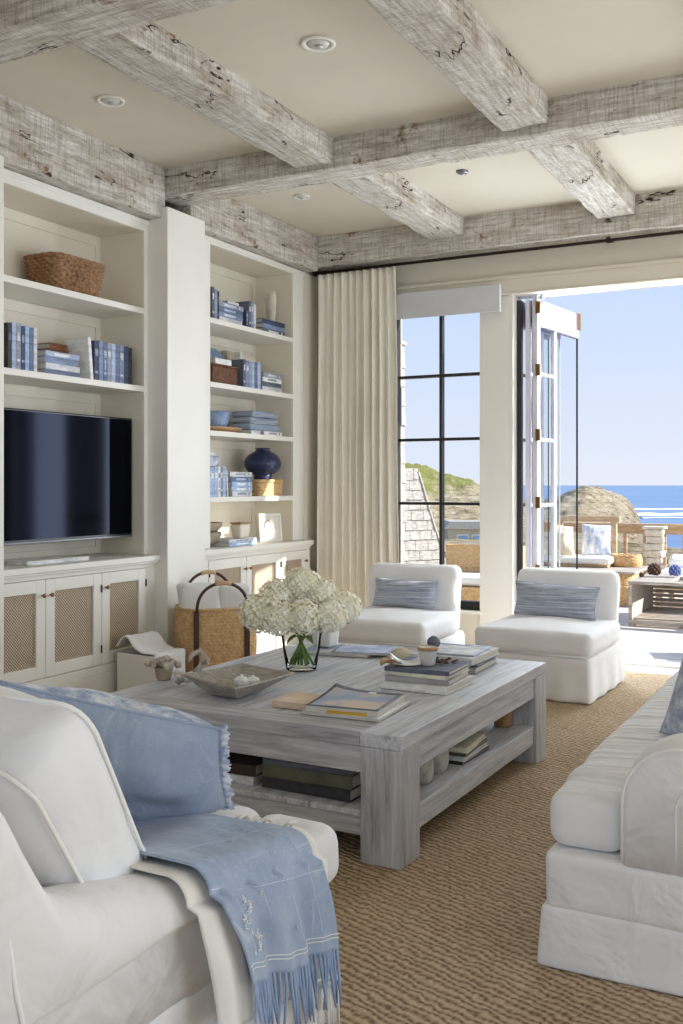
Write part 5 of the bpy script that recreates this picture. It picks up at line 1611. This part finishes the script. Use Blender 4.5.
t = thing('shingled_wing', 'grey shingled wing wall of the house just outside window', 'wall wing', (-3.62, 7.55, -.013))
MB().box(-3.80, -3.47, 7.375, 7.66, -.013, 2.42).build('core_wall', M['sand'], t, world=True)
shingles(MB(), 0, 7.375, lambda z_: 7.66, 0, 2.40, .16, .12, 'x', -3.469).build('side_shingles', M['shingle'], t, world=True)
MB().box(-3.82, -3.45, 7.37, 7.68, 2.42, 2.45).build('cap_board', M['shingle'], t, world=True)
def gx(z_):
    P = [(-.2, -4.15), (.15, -4.25), (.30, -4.36), (.53, -4.54), (.85, -4.66), (1.2, -4.77), (1.44, -4.85), (2, -4.85)]
    for (a, xa), (b, xb) in zip(P, P[1:]):
        if z_ <= b: return xa+(xb-xa)*max(0, (z_-a)/(b-a))
    return P[-1][1]
t = thing('shingled_roof', 'flared pale grey shingled roof beyond the tall window', 'roof', (-4.15, 11.05, 0), math.radians(53))
GL = lambda z_: (gx(z_)+4.15)*1.04
pts = [(-1.9, -.4), (GL(-.2), -.4)] + [(GL(q/10), q/10) for q in range(-2, 15)] + [(-1.9, 1.44)]
MB().prism(pts, 0, .12).build('core', M['sand'], t)
shingles(MB(), -.001, -1.9, GL, -.4, 1.40, .115, .15).build('shingles', M['shingle'], t)
MB().tube([(GL(q/10)+.012, -.01, q/10) for q in range(-2, 15)], .014, 6).build('edge_trim', M['shingle'], t, smooth=True)

# ------------------------------------------------------------------ land and sea
mt, nt, b = newmat('dune_and_rock')
b.inputs['Roughness'].default_value = .95; b.inputs['Specular IOR Level'].default_value = .1
geo = N(nt, 'ShaderNodeNewGeometry'); sp = N(nt, 'ShaderNodeSeparateXYZ'); nt.links.new(geo.outputs['Normal'], sp.inputs[0])
v = coords(nt)
rock = ramp(nt, noise(nt, coords(nt, (1, 1, 6)), .45, 8, .8), [(.38, lin((120,104,84))), (.46, lin((200,182,154))), (.60, lin((232,220,200)))])
grass = ramp(nt, noise(nt, v, .25, 5, .7), [(.35, lin((132,142,72))), (.65, lin((178,180,106)))])
flat = ramp(nt, math_(nt, 'ADD', sp.outputs[2], math_(nt, 'MULTIPLY', math_(nt, 'SUBTRACT', noise(nt, v, .12, 4), .5), .5)), [(.80, (0,0,0,1)), (.93, (1,1,1,1))])
px = N(nt, 'ShaderNodeSeparateXYZ'); nt.links.new(v, px.inputs[0])
leftm = ramp(nt, math_(nt, 'MULTIPLY', math_(nt, 'ADD', px.outputs[0], 37.0), -.15), [(.3, (0,0,0,1)), (.7, (1,1,1,1))])
gm_ = math_(nt, 'MULTIPLY', flat, math_(nt, 'ADD', math_(nt, 'MULTIPLY', leftm, .85), .10))
col = mix(nt, gm_, rock, grass)
scrub = ramp(nt, noise(nt, v, .5, 4, .6), [(.58, (0,0,0,1)), (.66, (1,1,1,1))])
col = mix(nt, math_(nt, 'MULTIPLY', scrub, .55), col, lin((98,98,66)))
nt.links.new(col, b.inputs['Base Color'])
bump(nt, b, noise(nt, coords(nt, (1, 1, 4)), .6, 8, .8), 1.0, 2.5)
import bisect
TH = math.atan(.53)
def interp(P, x):
    if x <= P[0][0]: return P[0][1]
    for (a, za), (b_, zb) in zip(P, P[1:]):
        if x <= b_:
            f = (x-a)/(b_-a); return za+(zb-za)*f
    return P[-1][1]
# ridge height (m above camera plane z=1.25) as a function of bearing tangent (x/d) at ~130 m
RT = [(-.6, 3.0), (-.2, 2.8), (.03, 2.6), (.062, 2.5), (.075, 2.3), (.10, 1.2), (.125, .4), (.139, -.4), (.17, -2.2), (.195, -2.6), (.213, -2.0), (.232, -.9), (.243, -.45), (.255, -.7), (.27, -1.2), (.285, -2.0), (.293, -3.4), (.30, -5), (.306, -14), (.6, -14)]
def land(a, b_):
    tan_ = -.62 + 1.1*a
    d_ = 22*(260/22)**b_
    r_ = tan_*d_
    x = math.cos(TH)*r_ - math.sin(TH)*d_; y = math.sin(TH)*r_ + math.cos(TH)*d_
    top = 1.25 + interp(RT, tan_)
    near = -1.15 + .35*mn.noise(Vector((x*.08, y*.08, 0)))
    # near bank at 22-40 m, hollow to 80 m, ridge at 130 m, falls to the sea beyond 160 m
    def sm(u): u = max(0, min(1, u)); return u*u*(3-2*u)
    hollow = min(-3.0, top-1.0)
    right_ = sm((tan_-.25)/.05)
    z_ = near + (hollow-near)*sm((d_-36)/30) + right_*(-9)*sm((d_-40)/25)
    rise = sm((d_-78)/48)
    z_ = z_ + (top - z_)*rise if top > -8 else z_ + (-15-z_)*rise
    z_ += (-16-z_)*sm((d_-138)/50)
    amp = .25 + .75*rise*(1-sm((d_-120)/30)*.7)
    z_ += amp*(1.1*mn.noise(Vector((x*.09, y*.09, 4))) + .9*mn.noise(Vector((x*.25, y*.25, 7))) + 1.0*abs(mn.noise(Vector((x*.5, y*.5, 2)))) + .5*mn.noise(Vector((x*1.1, y*1.1, 2))))*(1 if d_ < 118 else .6)
    return (x, y, z_)
structure('terrain', MB().grid(land, 320, 150), mt, 'sandy rocky headland and grassy ridge beyond the deck', smooth=True)
structure('ground_near', MB().box(-18, 12, 12.5, 24, -2.2, -1.6).box(-18, -6.2, 5, 12.5, -2.2, -1.3), M['sand'])
# ocean
mo, nt, b = newmat('sea_water')
b.inputs['Roughness'].default_value = .35; b.inputs['Specular IOR Level'].default_value = .25
v = coords(nt, (.004, .02, .02), (0, 0, .48))
nt.links.new(ramp(nt, noise(nt, v, 1, 5, .6), [(.35, lin((70,104,146))), (.65, lin((104,134,170)))]), b.inputs['Base Color'])
bump(nt, b, noise(nt, coords(nt, (.1, .3, .3), (0,0,.48)), 1, 4), .4, .5)
def oc(a, b_):
    d_ = 120*(30000/120)**b_; r_ = (-1.2+2.4*a)*d_
    return (math.cos(TH)*r_ - math.sin(TH)*d_, math.sin(TH)*r_ + math.cos(TH)*d_, -12)
structure('ocean', MB().grid(oc, 20, 40), mo, 'calm blue sea beyond the headland')
mf = plain('sea_foam', (236, 240, 244), .9)
def surf(d0, thick, h_, seed, t0, t1, label):
    def f(a, b_):
        tan_ = t0 + (t1-t0)*a
        env = max(.15, .65 + .5*mn.noise(Vector((a*9, seed, 0))))
        d_ = d0 + (b_-.5)*thick*env + 10*mn.noise(Vector((a*4, seed+3, 0)))
        r_ = tan_*d0
        z_ = -11.9 + h_*env*math.sin(PI*b_)
        return (math.cos(TH)*r_ - math.sin(TH)*d_, math.sin(TH)*r_ + math.cos(TH)*d_, z_)
    MB().grid(f, 160, 8).build('breaking_wave', mf, smooth=True, label=label, cat='wave', kind='stuff')
surf(540, 22, .7, 1, .285, .5, 'thin far line of white surf on the sea')
surf(440, 34, 1.3, 4, .29, .5, 'broad nearer line of white surf on the sea')
surf(400, 10, .35, 9, .30, .5, 'faint nearest line of white surf on the sea')
# small white framed cottage on the land, seen through the tall window
cd = 74.0
def gp(tan_, d_): r_ = tan_*d_; return (math.cos(TH)*r_-math.sin(TH)*d_, math.sin(TH)*r_+math.cos(TH)*d_)
cx_, cy_ = gp(.128, 74)
t = thing('beach_cottage', 'tiny distant beach cottage with pale blue panes through tall window', 'cottage', (cx_, cy_, -4.2), TH)
MB().box(-1.6, 1.6, 0, 2.5, 0, 2.2).build('wall', M['sand'], t)
MB().prism([(-1.9, 2.2), (1.9, 2.2), (1.5, 2.75), (-1.5, 2.75)], -.3, 2.8).build('roof', M['shingle'], t)
for xx in (-.95, .15):
    f = MB(); f.box(xx, xx+.9, -.08, -.001, .5, .6).box(xx, xx+.9, -.08, -.001, 1.7, 1.8).box(xx, xx+.1, -.08, -.001, .6, 1.7).box(xx+.8, xx+.9, -.08, -.001, .6, 1.7)
    w_ = f.build('window', M['trimwhite'], t)
    MB().box(xx+.1, xx+.8, -.05, -.01, .6, 1.7).build('pane', BM['sky blue'], w_)
# ------------------------------------------------------------------ sky, sun, added fill lamps, camera
wd = bpy.data.worlds.new('sky'); SC.world = wd; wd.use_nodes = True
nt = wd.node_tree; nt.nodes.clear()
out = N(nt, 'ShaderNodeOutputWorld'); bg = N(nt, 'ShaderNodeBackground')
tc = N(nt, 'ShaderNodeTexCoord'); sx = N(nt, 'ShaderNodeSeparateXYZ')
nt.links.new(tc.outputs['Generated'], sx.inputs[0])
c = ramp(nt, sx.outputs[2], [(0.0, lin((224,229,241))), (.06, lin((216,225,243))), (.25, lin((186,211,247))), (.6, lin((160,194,242)))])
nt.links.new(c, bg.inputs[0]); bg.inputs[1].default_value = .86
nt.links.new(bg.outputs[0], out.inputs[0])

def lamp(kind, name, loc, energy, color=(1,1,1), size=None, rot=None, d=None, **k):
    l = bpy.data.lights.new(name, kind); l.energy = energy; l.color = color
    if size: l.shape = 'RECTANGLE'; l.size, l.size_y = size
    for a, v in k.items(): setattr(l, a, v)
    o = bpy.data.objects.new(name, l); COL.objects.link(o); o.location = loc
    if d: o.rotation_euler = Vector(d).to_track_quat('-Z', 'Y').to_euler()
    return o
lamp('SUN', 'sun', (6, 14, 9), 8.5, (1, .95, .87), d=(-.83, -.32, -.48), angle=.012)
# added fill lamps in unseen window openings of the right and near walls
lamp('AREA', 'fill_lamp_right', (3.38, 4.85, 1.2), 62, (.84, .92, 1), (2.3, 1.6), d=(-1, 0, 0))
lamp('AREA', 'fill_lamp_right_near', (3.38, 1.75, 1.2), 34, (.82, .91, 1), (2.3, 1.6), d=(-1, 0, 0))
lamp('AREA', 'fill_lamp_near_wall', (-.2, -1.98, 1.55), 21, (.80, .90, 1), (4.6, 2.2), d=(0, 1, 0))  # added fill behind the camera, its opening invented to hold it
lamp('AREA', 'fill_lamp_door_a', (-1.93, 7.35, 1.40), 30, (.84, .92, 1), (.40, 2.4), d=(0, -1, 0))  # added doorway fill, two strips that the screen mirrors as windows
lamp('AREA', 'fill_lamp_door_b', (-1.02, 7.35, 1.40), 30, (.84, .92, 1), (.40, 2.4), d=(0, -1, 0))

cam = bpy.data.cameras.new('camera'); co = bpy.data.objects.new('camera', cam); COL.objects.link(co)
co.location = (0, 0, 1.25)
co.rotation_euler = (PI/2, 0, math.atan(.53))
cam.sensor_fit = 'VERTICAL'; cam.sensor_height = 36; cam.lens = 1000/1024*36
cam.shift_y = -27/1024
cam.clip_start = .05; cam.clip_end = 60000
SC.camera = co
SC.view_settings.view_transform = 'Standard'; SC.view_settings.look = 'None'
SC.view_settings.gamma = 1; SC.view_settings.exposure = 0.35; SC.view_settings.use_curve_mapping = False
SC.cycles.use_denoising = True
SC.cycles.max_bounces = 10; SC.cycles.diffuse_bounces = 5; SC.cycles.glossy_bounces = 4
SC.cycles.transmission_bounces = 10; SC.cycles.transparent_max_bounces = 16
SC.cycles.sample_clamp_indirect = 6; SC.cycles.caustics_reflective = False; SC.cycles.caustics_refractive = False
